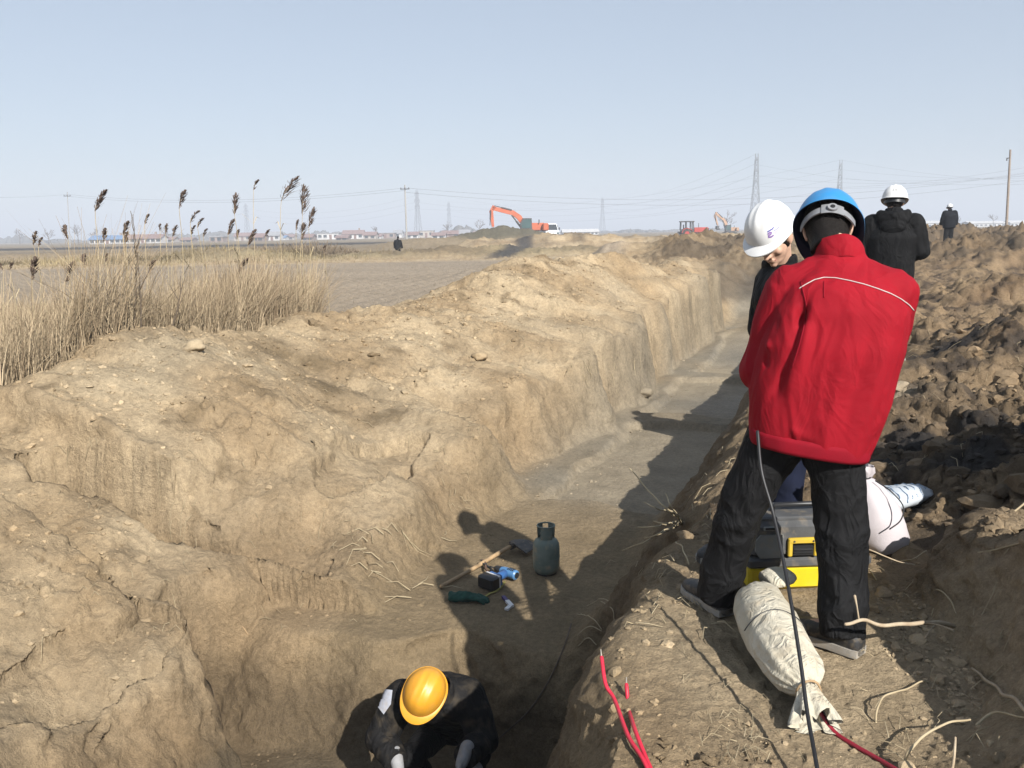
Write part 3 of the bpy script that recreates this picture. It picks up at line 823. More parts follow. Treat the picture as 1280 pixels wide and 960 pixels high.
def person(loc, label, group, J, spec):
    t = thing('person', label, 'person', loc, 0, group)
    vx = spec.get('voxel', .008); hi = vx < .012
    F = J['F']; R = right_of(F)
    # ---- the body: one continuous surface
    mb = MB()
    head_mesh(mb, J['head'], J['hf'], J['hu'])
    nb = J['neck']; up_ = unit(J['hu'])
    mb.cap(nb - up_ * .02 - V3(0, 0, .02), J['head'] - up_ * .06 - unit(J['hf']) * .022, .060, .055, 16)
    ch, wa, hp = J['chest'], J['waist'], J['hip']
    ax = unit(ch - hp); D = unit(ax.cross(R)) * -1
    if D.dot(F) < 0: D = -D
    mb.rings([(hp - ax * .06, R * .13, D * .09), (hp, R * .155, D * .105), (wa, R * .14, D * .095), (ch, R * .165, D * .11), (ch + (nb - ch) * .6, R * .14, D * .09), (nb, R * .06, D * .055)], 20, 2.3)
    for s in ('l', 'r'):
        mb.cap(J['sh_' + s], J['el_' + s], .048, .038); mb.cap(J['el_' + s], J['wr_' + s], .037, .027)
        mb.cap(ch + (nb - ch) * .45, J['sh_' + s], .07, .055)
        hd = J.get('hd_' + s, J['wr_' + s] - J['el_' + s])
        pal = J.get('pal_' + s, V3(0, 0, -1))
        hand(mb, J['wr_' + s], hd, pal, J.get('ths_' + s, 1 if s == 'l' else -1), J.get('curl', .45))
        mb.cap(J['hp_' + s], J['kn_' + s], .078, .054); mb.cap(J['kn_' + s], J['an_' + s], .052, .036)
        mb.cap(J['an_' + s], J['an_' + s] + unit((J['toe_' + s].x, J['toe_' + s].y, 0)) * .12 - V3(0, 0, .04), .036, .03)
    me = remesh(mb, vx * (.75 if hi else 1), 2, .5)
    link_world('body', me, SKIN, t)
    # ---- jacket
    jb = MB()
    S_ = spec['jacket']            # list of (centre, half width, half depth, tilt direction)
    secs = []
    for (c_, hw, hd_) in S_:
        kz = max(0.0, min(1.0, (J['chest'].z - c_.z) / .5)) if 'tilt' in spec else 0
        secs.append((c_, (R + (spec['tilt'] * kz if kz else V3(0, 0, 0))) * hw, D * hd_))
    jb.rings(secs, 26, spec.get('sq', 2.5))
    ar = spec.get('arm', (.088, .074, .060, .050))
    for s in ('l', 'r'):
        sh, el, wr = J['sh_' + s], J['el_' + s], J['wr_' + s]
        fo = el + (wr - el) * .88
        jb.tube([sh, sh.lerp(el, .5), el, el.lerp(fo, .5), fo], [ar[0], (ar[0] + ar[1]) / 2 + .004, ar[1], (ar[1] + ar[2]) / 2, ar[2]], 18, True, False)
        jb.ell(el, V3(ar[1], 0, 0), V3(0, ar[1], 0), V3(0, 0, ar[1]), 14, 9)
        jb.cap(J['chest'].lerp(nb, .62), sh, .075, ar[0] * .94)
    jm = remesh(jb, vx, spec.get('jsm', 5), .6)
    folds(jm, spec.get('fold', .012), [(J['el_l'], .14), (J['el_r'], .14), (J['waist'], .10), (J['sh_l'] - V3(0, 0, .1), .09), (J['sh_r'] - V3(0, 0, .1), .09)], spec.get('seed', 1))
    if 'drapes' in spec:
        V, N = mesh_np(jm)
        for (a, b, wd, am) in spec['drapes']:
            a = np.array(a); b = np.array(b); ab = b - a
            k = np.clip(((V - a) @ ab) / (ab @ ab), 0, 1); dist = np.linalg.norm(V - (a + k[:, None] * ab), axis=1)
            V = V + N * (am * np.exp(-(dist / wd) ** 2) * np.sin(np.clip(k, .02, .98) * PI) ** .6)[:, None]
        set_co(jm, V)
    jo = link_world('jacket', jm, spec['jmat'], t)
    # collar
    cb = MB(); q = unit(unit(J['head'] - nb) * spec.get('collar_lean', .45) + V3(0, 0, .6))
    cr = spec.get('collar', .082)
    ce = nb - F * .004
    cx = q.cross(R).normalized()
    if cx.dot(F) < 0: cx = -cx
    th = np.linspace(0, 2 * PI, 40, endpoint=False)
    def cring(h, rr): return np.array([list(ce + q * (h - .010 * math.cos(a) + .003 * math.sin(3 * a)) + R * rr * math.sin(a) + cx * rr * (1.05 + .02 * math.sin(5 * a)) * math.cos(a)) for a in th])
    ch_ = spec.get('collar_h', .055)
    cb.loft([cring(-.05, cr - .004), cring(-.03, cr + .004), cring(-.008, cr + .005), cring(ch_ * .6, cr + .004), cring(ch_, cr), cring(ch_ + .004, cr - .005), cring(ch_, cr - .010), cring(-.03, cr - .008)], cap=False)
    obj('collar', cb, spec['jmat'], jo, True, sharp=50)
    for s in ('l', 'r'):
        el, wr = J['el_' + s], J['wr_' + s]; d = unit(wr - el); fo = el + (wr - el) * .88
        kb = MB(); kb.tube([fo - d * .035, fo - d * .03, fo + d * .008, fo + d * .012], [ar[2] - .004, ar[2] + .003, ar[2] + .001, ar[2] - .012], 18)
        obj('cuff', kb, spec['jmat'], jo, True, sharp=45)
    # ---- trousers
    tb = MB(); lg = spec.get('leg', (.098, .082, .070))
    tb.rings([(hp + ax * .14, R * .158, D * .118), (hp, R * .172, D * .125), (hp - ax * .09, R * .165, D * .115), (hp - ax * .14, R * .12, D * .09)], 24, 2.3)
    for s in ('l', 'r'):
        a, k_, n_ = J['hp_' + s], J['kn_' + s], J['an_' + s]
        end = n_ + V3(0, 0, spec.get('cuffz', -.015))
        tb.tube([a, a.lerp(k_, .5), k_, k_.lerp(end, .55), end], [lg[0], (lg[0] + lg[1]) / 2, lg[1], lg[2] + .004, lg[2]], 18)
        tb.ell(k_, V3(lg[1], 0, 0), V3(0, lg[1], 0), V3(0, 0, lg[1]), 14, 9)
        tb.cap(hp, a, .10, lg[0], 16)
    tm = remesh(tb, vx, 4, .6)
    folds(tm, spec.get('tfold', .010), [(J['kn_l'], .15), (J['kn_r'], .15), (J['an_l'] + V3(0, 0, .07), .12), (J['an_r'] + V3(0, 0, .07), .12), (J['hip'] - V3(0, 0, .12), .12)], spec.get('seed', 1) + 20, (7, 7, 7), .22)
    link_world('trousers', tm, spec['tmat'], t)
    for s in ('l', 'r'):
        shoe(t, J['an_' + s], J['toe_' + s], m=spec.get('shoe'), z=spec.get('foot_z_' + s, J['an_' + s].z - .085))
    return t, jo

# ---------------------------------------------------------------- the man in the red jacket
def red_man():
    F = azv(20.0); R = right_of(F)
    J = dict(F=F, hip=V3(1.085, 3.05, .83), waist=V3(1.115, 3.03, 1.03), chest=V3(1.160, 3.03, 1.24), neck=V3(1.185, 3.09, 1.405),
             head=V3(1.180, 3.20, 1.488))
    J['hf'] = unit(azv(29) * .66 - V3(0, 0, .75)); J['hu'] = unit(azv(29) * .75 + V3(0, 0, .66) - R * .13)
    J['sh_l'] = V3(1.020, 3.11, 1.285); J['sh_r'] = V3(1.338, 2.99, 1.265)
    J['el_l'] = V3(.948, 3.15, .98); J['wr_l'] = V3(1.09, 3.36, .985)
    J['el_r'] = V3(1.342, 3.12, 1.04); J['wr_r'] = V3(1.27, 3.34, 1.02)
    J['pal_l'] = V3(1, .2, .3); J['pal_r'] = V3(-1, .2, .3)
    J['hp_l'] = V3(1.00, 3.09, .78); J['hp_r'] = V3(1.160, 3.02, .78)
    J['kn_l'] = V3(.865, 3.12, .44); J['kn_r'] = V3(1.195, 2.965, .42)
    J['an_l'] = V3(.800, 3.19, .09); J['an_r'] = V3(1.170, 2.845, .09)
    J['toe_l'] = azv(-22); J['toe_r'] = azv(-42)
    c = J['chest']; n = J['neck']
    h0 = V3(1.085, 3.035, .715)
    TL = V3(0, 0, -.026) / .21
    def RT_(hw, k=1.0): return (R + TL * k) * hw
    jk = [(h0, .206, .150), (h0 + V3(.006, 0, .05), .218, .158), (V3(1.113, 3.03, .90), .238, .166), (V3(1.143, 3.02, 1.08), .242, .168), (c + V3(.010, -.01, -.03), .222, .160),
          (V3(1.172, 3.03, 1.285), .185, .138), (V3(1.182, 3.06, 1.35), .120, .100), (n + V3(0, .0, -.012), .088, .084), (n + V3(0, 0.004, .012), .078, .076)]
    t, jo = person((1.05, 3.03, 0.0), 'man in a bright red work jacket and blue hard hat, back turned, head bowed', None, J,
                   dict(jacket=jk, jmat=RED, tmat=BLACKT, voxel=.0075, fold=.021, tfold=.024, seed=3, collar=.080, collar_h=.030, collar_lean=.55, arm=(.090, .086, .068, .052), leg=(.112, .082, .076), cuffz=-.035, tilt=TL, jsm=4, drapes=[
                       (at(1004, 365, 2.92), at(996, 450, 2.95), .016, -.040), (at(1003, 420, 2.92), at(962, 505, 2.97), .018, -.040), (at(1012, 400, 2.9), at(985, 500, 2.92), .022, .016), (at(1010, 395, 2.88), at(1000, 540, 2.88), .020, .010),
                       (at(1120, 400, 2.82), at(1075, 560, 2.86), .026, .010), (at(1100, 380, 2.82), at(1050, 560, 2.86), .020, -.008), (at(1060, 420, 2.85), at(1030, 560, 2.86), .024, .009), (at(1135, 430, 2.85), at(1105, 560, 2.88), .018, -.012),
                       (at(960, 530, 2.92), at(1010, 545, 2.88), .012, .009), (at(965, 545, 2.92), at(1040, 560, 2.88), .010, -.008), (at(950, 420, 3.0), at(985, 455, 2.98), .014, .012), (at(945, 440, 3.0), at(985, 480, 2.98), .012, -.012), (at(1040, 330, 2.95), at(1000, 350, 2.95), .02, .008)]))
    hair_cap(t, J['head'] - unit(J['hu']) * .0, J['hf'], J['hu'], 1.06, -.130, .008, 2)
    P, rim = helmet(t, J['head'], J['hf'], J['hu'], BLUEH, BLUEDK, 1.03, knob=True)
    # white piping across the back: laid onto the jacket
    V, N = mesh_np(jo.data); base = np.array(ROOT[t.name])
    bv = BVHTree.FromPolygons([Vector(v) for v in (V + base)], [tuple(p.vertices) for p in jo.data.polygons])
    def lay(pts, n, off):
        out = []
        for k in range(n):
            q = k / (n - 1) * (len(pts) - 1); i = min(int(q), len(pts) - 2); a = q - i
            p = Vector(pts[i]).lerp(Vector(pts[i + 1]), a)
            d = (p - EYE).normalized(); hit = bv.ray_cast(EYE, d)
            if hit[0] is not None: out.append(hit[0] + hit[1] * off)
        return out
    line = [at(x, y, 2.9) for x, y in ((999, 361), (1007, 356), (1018, 350), (1030, 347), (1044, 347.5), (1062, 351), (1080, 355.5), (1097, 361), (1113, 367), (1126, 374), (1136, 381), (1142, 388))]
    L = lay(line, 60, .0015)
    mb = MB(); mb.tube(L, .0019, 6); obj('piping', mb, PIPING, jo, True)
    # seams
    for pts in ([(1001, 352), (1008, 380), (1006, 405), (1000, 430), (990, 460)], [(1030, 352), (1030, 372)]):
        L = lay([at(x, y, 2.9) for x, y in pts], 30, .0008)
        if len(L) > 4:
            mb = MB(); mb.tube(L, .0026, 6); obj('seam', mb, REDBAND, jo, True)
    # sewn waistband
    wb = MB(); D = F
    cs = []
    for h, o_ in ((-.012, -.006), (-.012, .004), (.0, .007), (.030, .008), (.044, .007), (.047, .001)):
        cc = h0 + V3(0, 0, h); cs.append((cc, (R + TL) * (.205 + o_), D * (.150 + o_)))
    wb.rings(cs, 72, 2.5, cap=False)
    Vw = wb.verts(); q = n3(Vw * np.array([22, 22, 5]), 9); wb.v = [Vw + (Vw - np.array(h0)) * (q * .016)[:, None] * np.array([1, 1, 0])]
    obj('waistband', wb, REDBAND, jo, True)
    return J
JR = red_man()

# ---------------------------------------------------------------- the man in the white hard hat beside him
def strip_on(P, pts, w, off=.0015):
    """a printed stroke on a helmet shell, given in (theta, phi)"""
    mb = MB(); a = []; b = []
    for i, (th, ph) in enumerate(pts):
        q = pts[min(i + 1, len(pts) - 1)]; p = pts[max(i - 1, 0)]
        dx, dy = q[0] - p[0], q[1] - p[1]; l = math.hypot(dx, dy) or 1
        nx, ny = -dy / l * w, dx / l * w
        a.append(P(th + nx, ph + ny, off)); b.append(P(th - nx, ph - ny, off))
    mb.loft([np.array([list(p) for p in a]), np.array([list(p) for p in b])], cap=False, closed=False)
    return mb

def white_helmet_man():
    F = azv(-72.0); R = right_of(F)
    head = at(966, 297, 4.15)
    J = dict(F=F, hip=V3(1.42, 4.24, .84), waist=V3(1.40, 4.25, 1.02), chest=V3(1.36, 4.27, 1.18), neck=V3(1.335, 4.27, 1.325), head=head)
    fh = azv(-138)
    J['hf'] = unit(fh * .81 - V3(0, 0, .56)); J['hu'] = unit(fh * .56 + V3(0, 0, .81) + V3(-.16, 0, 0))
    J['sh_l'] = V3(1.30, 4.11, 1.215); J['sh_r'] = V3(1.36, 4.44, 1.24)
    J['el_l'] = V3(1.27, 4.06, .97); J['wr_l'] = V3(1.40, 3.97, .90)
    J['el_r'] = V3(1.33, 4.48, .98); J['wr_r'] = V3(1.36, 4.22, .92)
    J['hp_l'] = V3(1.39, 4.15, .80); J['hp_r'] = V3(1.44, 4.33, .80)
    J['kn_l'] = V3(1.20, 4.00, .46); J['kn_r'] = V3(1.40, 4.14, .45)
    J['an_l'] = V3(1.02, 3.78, .09); J['an_r'] = V3(1.36, 4.10, .09)
    J['toe_l'] = azv(-120); J['toe_r'] = azv(-100)
    c = J['chest']; n = J['neck']
    jk = [(V3(1.42, 4.24, .70), .20, .145), (J['hip'], .20, .145), (J['waist'], .20, .145), (c, .20, .15), (V3(1.35, 4.27, 1.25), .165, .120), (n, .075, .075)]
    t, jo = person((1.35, 4.1, 0.0), 'man in a white hard hat with violet emblem, face turned down, beside the red jacket', None, J,
                   dict(jacket=jk, jmat=BLACKC, tmat=JEANS, voxel=.008, seed=8, collar=.078, collar_h=.03))
    hair_cap(t, head, J['hf'], J['hu'], 1.0, -.062, .010, 5, .75)
    P, rim = helmet(t, head + unit(J['hu']) * .022 - unit(J['hf']) * .006, J['hf'], J['hu'], WHITEH, WHITEH, 1.02, peak=.034, rear_strap=True, strapm=GREYST)
    # emblem on the left front of the shell: a violet S-like curl, dark stroke over it, pale lines of print
    hel = [o for o in t.children if o.name.startswith('helmet') and 'lining' not in o.name][0]
    def pr(pts, w, m): obj('emblem_print', strip_on(P, pts, w), m, hel, True)
    th0 = -.62
    pr([(th0 + .10, .44), (th0 - .14, .46), (th0 - .20, .50)], .022, MARKB)
    pr([(th0 + .12, .36), (th0 + .02, .385), (th0 - .05, .36), (th0 + .0, .32), (th0 + .10, .30), (th0 + .12, .25), (th0 + .02, .22), (th0 - .08, .24)], .024, MARKV)
    pr([(th0 - .14, .36), (th0 - .42, .38)], .012, MARKB)
    pr([(th0 - .14, .30), (th0 - .44, .32)], .009, MARKV)
    pr([(th0 - .14, .25), (th0 - .40, .265)], .007, MARKV)
    # eyes, brows, mouth
    f = unit(J['hf']); u = unit(J['hu']); r = f.cross(u)
    for s in (-1, 1):
        mb = MB(); e = head + f * .078 - u * .012 + r * s * .032
        mb.ell(e, r * .014, f * .012, u * .006, 12, 7); obj('eye', mb, EYEM, t, True)
        mb = MB(); mb.tube([head + f * .090 + u * .012 + r * s * .016, head + f * .088 + u * .018 + r * s * .034, head + f * .074 + u * .012 + r * s * .052], [.003, .0045, .002], 6, True, True)
        obj('eyebrow', mb, HAIR, t, True)
    mb = MB()
    mb.tube([head + f * .088 - u * .075 - r * .024, head + f * .1005 - u * .073, head + f * .088 - u * .075 + r * .024], [.003, .0052, .003], 8, True, True)
    obj('mouth', mb, LIP, t, True)
white_helmet_man()

# ---------------------------------------------------------------- standing men farther off, and the tiny one
def standing(loc, az, label, group, helm, voxel, sc=1.0, jm=BLACKC, tm=BLACKT, hood=False, hd=0.25, puff=1.0, arms='front'):
    B = Vector(loc); F = azv(az); R = right_of(F); Z = V3(0, 0, 1)
    p = lambda x, y, z: B + (R * x + F * y + Z * z) * sc
    J = dict(F=F, hip=p(0, 0, .88), waist=p(0, 0, 1.05), chest=p(0, .01, 1.28), neck=p(0, .02, 1.465), head=p(0, .075, 1.60))
    J['hf'] = unit(F * math.cos(hd) - Z * math.sin(hd)); J['hu'] = unit(F * math.sin(hd) + Z * math.cos(hd))
    for s, q in (('l', -1), ('r', 1)):
        J['sh_' + s] = p(.185 * q, .0, 1.39); J['el_' + s] = p(.255 * q, .02, 1.12)
        J['wr_' + s] = p(.14 * q, .22, 1.06) if arms == 'front' else p(.27 * q, .10, .88)
        J['pal_' + s] = -R * q
        J['hp_' + s] = p(.09 * q, 0, .84); J['kn_' + s] = p(.105 * q, .02, .47); J['an_' + s] = p(.11 * q, 0, .09)
        J['toe_' + s] = unit(F + R * .2 * q)
    k = puff
    jk = [(p(0, 0, .76), .20 * k, .145 * k), (p(0, 0, .90), .205 * k, .15 * k), (p(0, 0, 1.05), .20 * k, .15 * k), (p(0, 0, 1.25), .22 * k, .155 * k), (p(0, .01, 1.38), .185, .125), (p(0, .02, 1.46), .085, .085)]
    sp = dict(jacket=jk, jmat=jm, tmat=tm, voxel=voxel, seed=int(abs(az)) + 4, fold=.016, leg=(.10, .085, .078), arm=(.094 * k, .085 * k, .07 * k, .05))
    t, jo = person(loc, label, group, J, sp)
    hair_cap(t, J['head'], J['hf'], J['hu'], 1.0, -.07, .005, 1)
    if helm is not None:
        P, rim = helmet(t, J['head'], J['hf'], J['hu'], helm, WHITEH if voxel < .02 else helm, 1.05, peak=.04, strapm=DARKPL, hi=voxel < .02)
        if hood:
            hel = [o for o in t.children if o.name.startswith('helmet') and 'lining' not in o.name][0]
            # small dark letters on the back of the shell
            for i, g in enumerate(([(.055, .10), (-.055, .10), (-.055, -.10), (.055, -.10)], [(-.055, -.10), (-.055, .10), (.055, .08), (.045, .0), (-.05, .0)], [(.055, .10), (-.05, .10), (.04, -.10), (-.055, -.10)])):
                pts = [(PI + .10 - (i - 1) * .24 + a, .42 - b * .9) for a, b in g]
                obj('helmet_letter', strip_on(P, [(PI - (q[0] - PI), q[1]) for q in pts], .016), DARKPL, hel, True)
    if hood:
        hb = MB()
        c = p(0, -.085, 1.43)
        hb.ell(c, R * .155, F * .075, Z * .075, 24, 12); hb.ell(p(0, -.12, 1.36), R * .12, F * .05, Z * .085, 20, 10)
        hb.tube([p(-.12, .03, 1.49), p(-.125, -.07, 1.47), p(0, -.13, 1.46), p(.125, -.07, 1.47), p(.12, .03, 1.49)], [.032, .045, .045, .045, .032], 12, True, True)
        hm = remesh(hb, .010, 4, .6); folds(hm, .006, [], 5, (8, 8, 5), 1.0)
        link_world('hood', hm, jm, jo)
    return t, J
standing((3.77, 8.5, .14), 24, 'man in black hooded jacket and white hard hat, back turned, behind the red jacket', None, WHITEH, .011, 1.0, hood=True, puff=1.06)
standing((18.3, 36.0, .62), 8, 'distant man in dark padded coat and white cap on rough ground near the pole', None, WHITEH, .026, 1.0, jm=mat("dark_coat", (.008, .009, .012), .8, .3, 12, spec=.12), puff=1.22, arms='side')
standing((-8.15, 63.0, -.40), 15, 'tiny dark figure standing on the bank beside a distant pole', None, None, .045, 1.05, puff=1.1, arms='side')

# ---------------------------------------------------------------- the crouching worker in the pit
def worker():
    F = azv(198.0); R = right_of(F)
    head = at(531, 866, 4.33)
    J = dict(F=F, hip=V3(-.40, 4.88, -1.50), waist=V3(-.40, 4.78, -1.36), chest=V3(-.42, 4.60, -1.18), neck=V3(-.44, 4.46, -1.07), head=head)
    f0 = unit((-.42, -.62, -.66)); u0 = V3(.12, -.70, .70); u0 = unit(u0 - f0 * u0.dot(f0))
    J['hf'] = f0; J['hu'] = u0
    J['sh_r'] = V3(-.665, 4.50, -1.10); J['sh_l'] = V3(-.285, 4.53, -1.11)
    J['el_r'] = V3(-.775, 4.42, -1.31); J['wr_r'] = V3(-.665, 4.24, -1.36)
    J['el_l'] = V3(-.20, 4.42, -1.33); J['wr_l'] = V3(-.30, 4.19, -1.30)
    J['hd_r'] = V3(.2, -.5, -.6); J['hd_l'] = V3(-.3, -.5, -.6); J['pal_r'] = V3(1, 0, 0); J['pal_l'] = V3(-1, 0, 0)
    J['hp_r'] = V3(-.50, 4.85, -1.54); J['hp_l'] = V3(-.31, 4.87, -1.54)
    J['kn_r'] = V3(-.62, 4.47, -1.47); J['kn_l'] = V3(-.235, 4.40, -1.40)
    J['an_r'] = V3(-.56, 4.62, -1.755); J['an_l'] = V3(-.30, 4.62, -1.755)
    J['toe_r'] = azv(205); J['toe_l'] = azv(185)
    jk = [(V3(-.395, 4.91, -1.54), .17, .13), (J['hip'], .185, .14), (J['waist'], .195, .15), (J['chest'], .215, .155), (J['chest'].lerp(J['neck'], .6), .18, .125), (J['neck'], .085, .085)]
    t, jo = person((-.43, 4.6, -1.84), 'worker in a yellow hard hat and dark jacket crouching in the trench', None, J,
                   dict(jacket=jk, jmat=DUSTBLACK, tmat=BLACKT, voxel=.009, seed=13, arm=(.094, .088, .068, .05), cuffz=.02, fold=.018))
    hair_cap(t, head, J['hf'], J['hu'], 1.0, -.06, .006, 3)
    helmet(t, head, J['hf'], J['hu'], YELH, DARKPL, 1.0, peak=.030, rear_strap=False)
    # grey patches on the sleeve, glove backs
    V, N = mesh_np(jo.data); base = np.array(ROOT[t.name])
    bv = BVHTree.FromPolygons([Vector(v) for v in (V + base)], [tuple(p.vertices) for p in jo.data.polygons])
    def patch(poly, label=None):
        cx = sum(p[0] for p in poly) / len(poly); cy = sum(p[1] for p in poly) / len(poly)
        mb = MB(); rings = []
        for k in np.linspace(1, .0, 6):
            ring = []
            for i in range(len(poly)):
                for a in (0, .34, .67):
                    x = poly[i][0] * (1 - a) + poly[(i + 1) % len(poly)][0] * a; y = poly[i][1] * (1 - a) + poly[(i + 1) % len(poly)][1] * a
                    x = cx + (x - cx) * max(k, .02); y = cy + (y - cy) * max(k, .02)
                    d = (at(x, y, 4.4) - EYE).normalized(); h = bv.ray_cast(EYE, d)
                    p = h[0] + h[1] * .004 if h[0] is not None else None
                    ring.append(p)
            ok = [p for p in ring if p is not None]
            if not ok: return
            mid = ok[len(ok) // 2]
            rings.append(np.array([list(p if p is not None else min(ok, key=lambda q: (q - mid).length)) for p in ring]))
        mb.loft(rings, cap=False); obj('sleeve_patch', mb, GREYC, jo, True)
    patch([(473, 868), (482, 862), (491, 863), (489, 880), (480, 893), (473, 884)])
    patch([(496, 914), (505, 908), (511, 914), (503, 924), (498, 926)])
    for s_, sd in (('l', 1), ('r', -1)):
        gb = MB(); d_ = unit(J['hd_' + s_]); wv = J['wr_' + s_]
        hand(gb, wv, d_, J['pal_' + s_], sd, .5, 1.13); gb.cap(wv - d_ * .06, wv + d_ * .02, .040, .034, 14)
        gm = remesh(gb, .005, 2, .5); link_world('glove', gm, GLOVE, t)
    # pale kneepad
    kb = MB(); k = J['kn_l'] + V3(.0, -.075, .035)
    kb.ell(k + V3(-.01, -.012, -.10), V3(.050, 0, 0), V3(0, .022, .02), V3(0, -.03, .085), 16, 9); obj('knee_patch', kb, GREYC, t, True)
    return J
JW = worker()
# ================================================================ things on the ground
CANVAS = mat("canvas", (.40, .36, .27), .92, .12, 9, .35, 240, mud=.48, crease=.6, crease_scale=11.0, col2=(.52, .48, .385))
CANVASR = mat("canvas_stain", (.35, .17, .09), .92, .2, 20, .3, 240)
TOOLGREY = mat("toolbox_grey", (.060, .061, .062), .62, .2, 12, .15, 120, mud=.40)
PANELGREY = mat("toolbox_panel", (.19, .20, .195), .55, .12, 18, .1, 120, mud=.25)
TYEL = mat("toolbox_yellow", (.60, .44, .010), .45, .08, 14, .06, 80, mud=.12)
TYEL2 = mat("latch_yellow", (.50, .34, .03), .5, .08, 14, mud=.15)
PINKW = mat("woven_sack_pale", (.45, .41, .42), .6, .06, 10, .2, 260)
SILV = mat("woven_bag_blue", (.40, .43, .46), .5, .12, 14, .15, 200)
SILV2 = mat("woven_bag_stripe", (.13, .19, .28), .4, .1, 20, .1, 200)
CABLEB = mat("black_cable", (.010, .010, .011), .5, .2, 30)
CABLER = mat("red_cable", (.52, .020, .045), .45, .08, 30)
CABLED = mat("dark_red_cable", (.22, .010, .022), .5, .1, 30)
COPPER = mat("bare_wire", (.45, .40, .33), .4, .1, 40, metal=.6)
GASG = mat("gas_bottle_paint", (.095, .130, .110), .65, .25, 9, .15, 60, mud=.60, col2=(.16, .19, .165))
RUST = mat("rusty_metal", (.10, .055, .035), .75, .3, 30, .25, 120)
WOOD = mat("tool_handle_wood", (.30, .20, .105), .7, .25, 14, .15, 120, mud=.25)
IRON = mat("dull_iron", (.06, .056, .053), .55, .25, 20, .2, 90, metal=.5, mud=.35)
BLUEPL = mat("drill_blue", (.030, .10, .27), .42, .12, 20, mud=.12)
BLUEPL2 = mat("drill_pale_blue", (.065, .17, .33), .42, .12, 20)
GREENC = mat("green_cloth", (.008, .05, .035), .9, .25, 26, .4, 200)
OLIVE = mat("olive_strap", (.24, .21, .055), .8, .2, 20)
WHITEPL = mat("white_plastic", (.55, .55, .55), .5, .05, 20)
VIOL = mat("violet_plastic", (.045, .022, .11), .5, .1, 20)
STRAW = mat("straw", (.30, .235, .14), .85, .25, 12, col2=(.42, .345, .22))
TWIG = mat("twig_bark", (.30, .225, .145), .85, .3, 22, .3, 200, col2=(.42, .345, .24))
TWIGD = mat("dark_twig", (.10, .075, .052), .9, .3, 22, .3, 200)

# ---- toolbox
def toolbox():
    c = onz(1005, 748, 0.0); c = V3(1.225, 3.495, 0.0)
    t = thing('toolbox', 'grey toolbox with yellow base and latch, standing behind the red-jacketed man\'s legs', 'toolbox', c)
    X = unit((1, .04, 0)); Y = V3(-X.y, X.x, 0); Z = V3(0, 0, 1)
    W, D = .255, .125
    p = lambda x, y, z: c + X * x + Y * y + Z * z
    mb = MB(); mb.box(p(0, 0, .056), (W, D, .052), X, Y, Z, .014); obj('base', mb, TYEL, t, True, sharp=35)
    mb = MB(); mb.box(p(0, 0, .125), (W + .008, D + .008, .022), X, Y, Z, .010); obj('body_rim', mb, TOOLGREY, t, True, sharp=35)
    mb = MB(); mb.box(p(0, 0, .222), (W, D, .079), X, Y, Z, .022, .97)
    lid = obj('lid', mb, TOOLGREY, t, True, sharp=35)
    mb = MB(); mb.box(p(0, 0, .306), (W - .03, D - .025, .010), X, Y, Z, .006); obj('lid_tray', mb, TOOLGREY, t, True, sharp=35)
    for sx in (-1, 1):
        o = [(-.060, -.055), (.035, -.055), (.055, -.025), (.055, .020), (.035, .045), (-.060, .045)]
        mb = MB(); mb.prism([(a * -sx * -1 if sx < 0 else -a, b) for a, b in o], Y * .010, p(sx * .178, -D - .003, .205), X, Z)
        obj('panel', mb, PANELGREY, lid, False)
        mb = MB(); mb.box(p(sx * .17, -D - .002, .277), (.030, .004, .0085), X, Y, Z, .002); obj('lid_rib', mb, PANELGREY, lid)
        mb = MB(); mb.box(p(sx * .17, -D - .0045, .277), (.024, .004, .0055), X, Y, Z, .002); obj('lid_slot', mb, DARKPL, lid)
    # latch: yellow frame, black grip in it
    for xx in (-.035,):
        mb = MB(); q = p(xx, -D - .008, .190)
        mb.box(q + Z * .034, (.062, .010, .012), X, Y, Z, .004); mb.box(q - X * .054, (.009, .010, .034), X, Y, Z, .004); mb.box(q + X * .054, (.009, .010, .034), X, Y, Z, .004)
        la = obj('latch', mb, TYEL2, t, True, sharp=40)
        mb = MB(); mb.box(q - Z * .008, (.044, .007, .022), X, Y, Z, .003)
        mb.box(q - Z * .004 - Y * .008, (.040, .004, .004), X, Y, Z, .002); mb.box(q - Z * .016 - Y * .008, (.040, .004, .003), X, Y, Z, .001); obj('latch_grip', mb, DARKPL, la, True, sharp=40)
        for sx in (-1, 1):
            mb = MB(); b = q + Z * .034 + X * sx * .04 - Y * .010; mb.tube([b, b - Y * .003], [.004, .004], 8); obj('rivet', mb, IRON, la)
    mb = MB(); h = p(0, -.02, .316)
    mb.tube([h - X * .13, h - X * .12 + Z * .028, h + X * .12 + Z * .028, h + X * .13], .011, 10); obj('handle', mb, DARKPL, t, True)
toolbox()

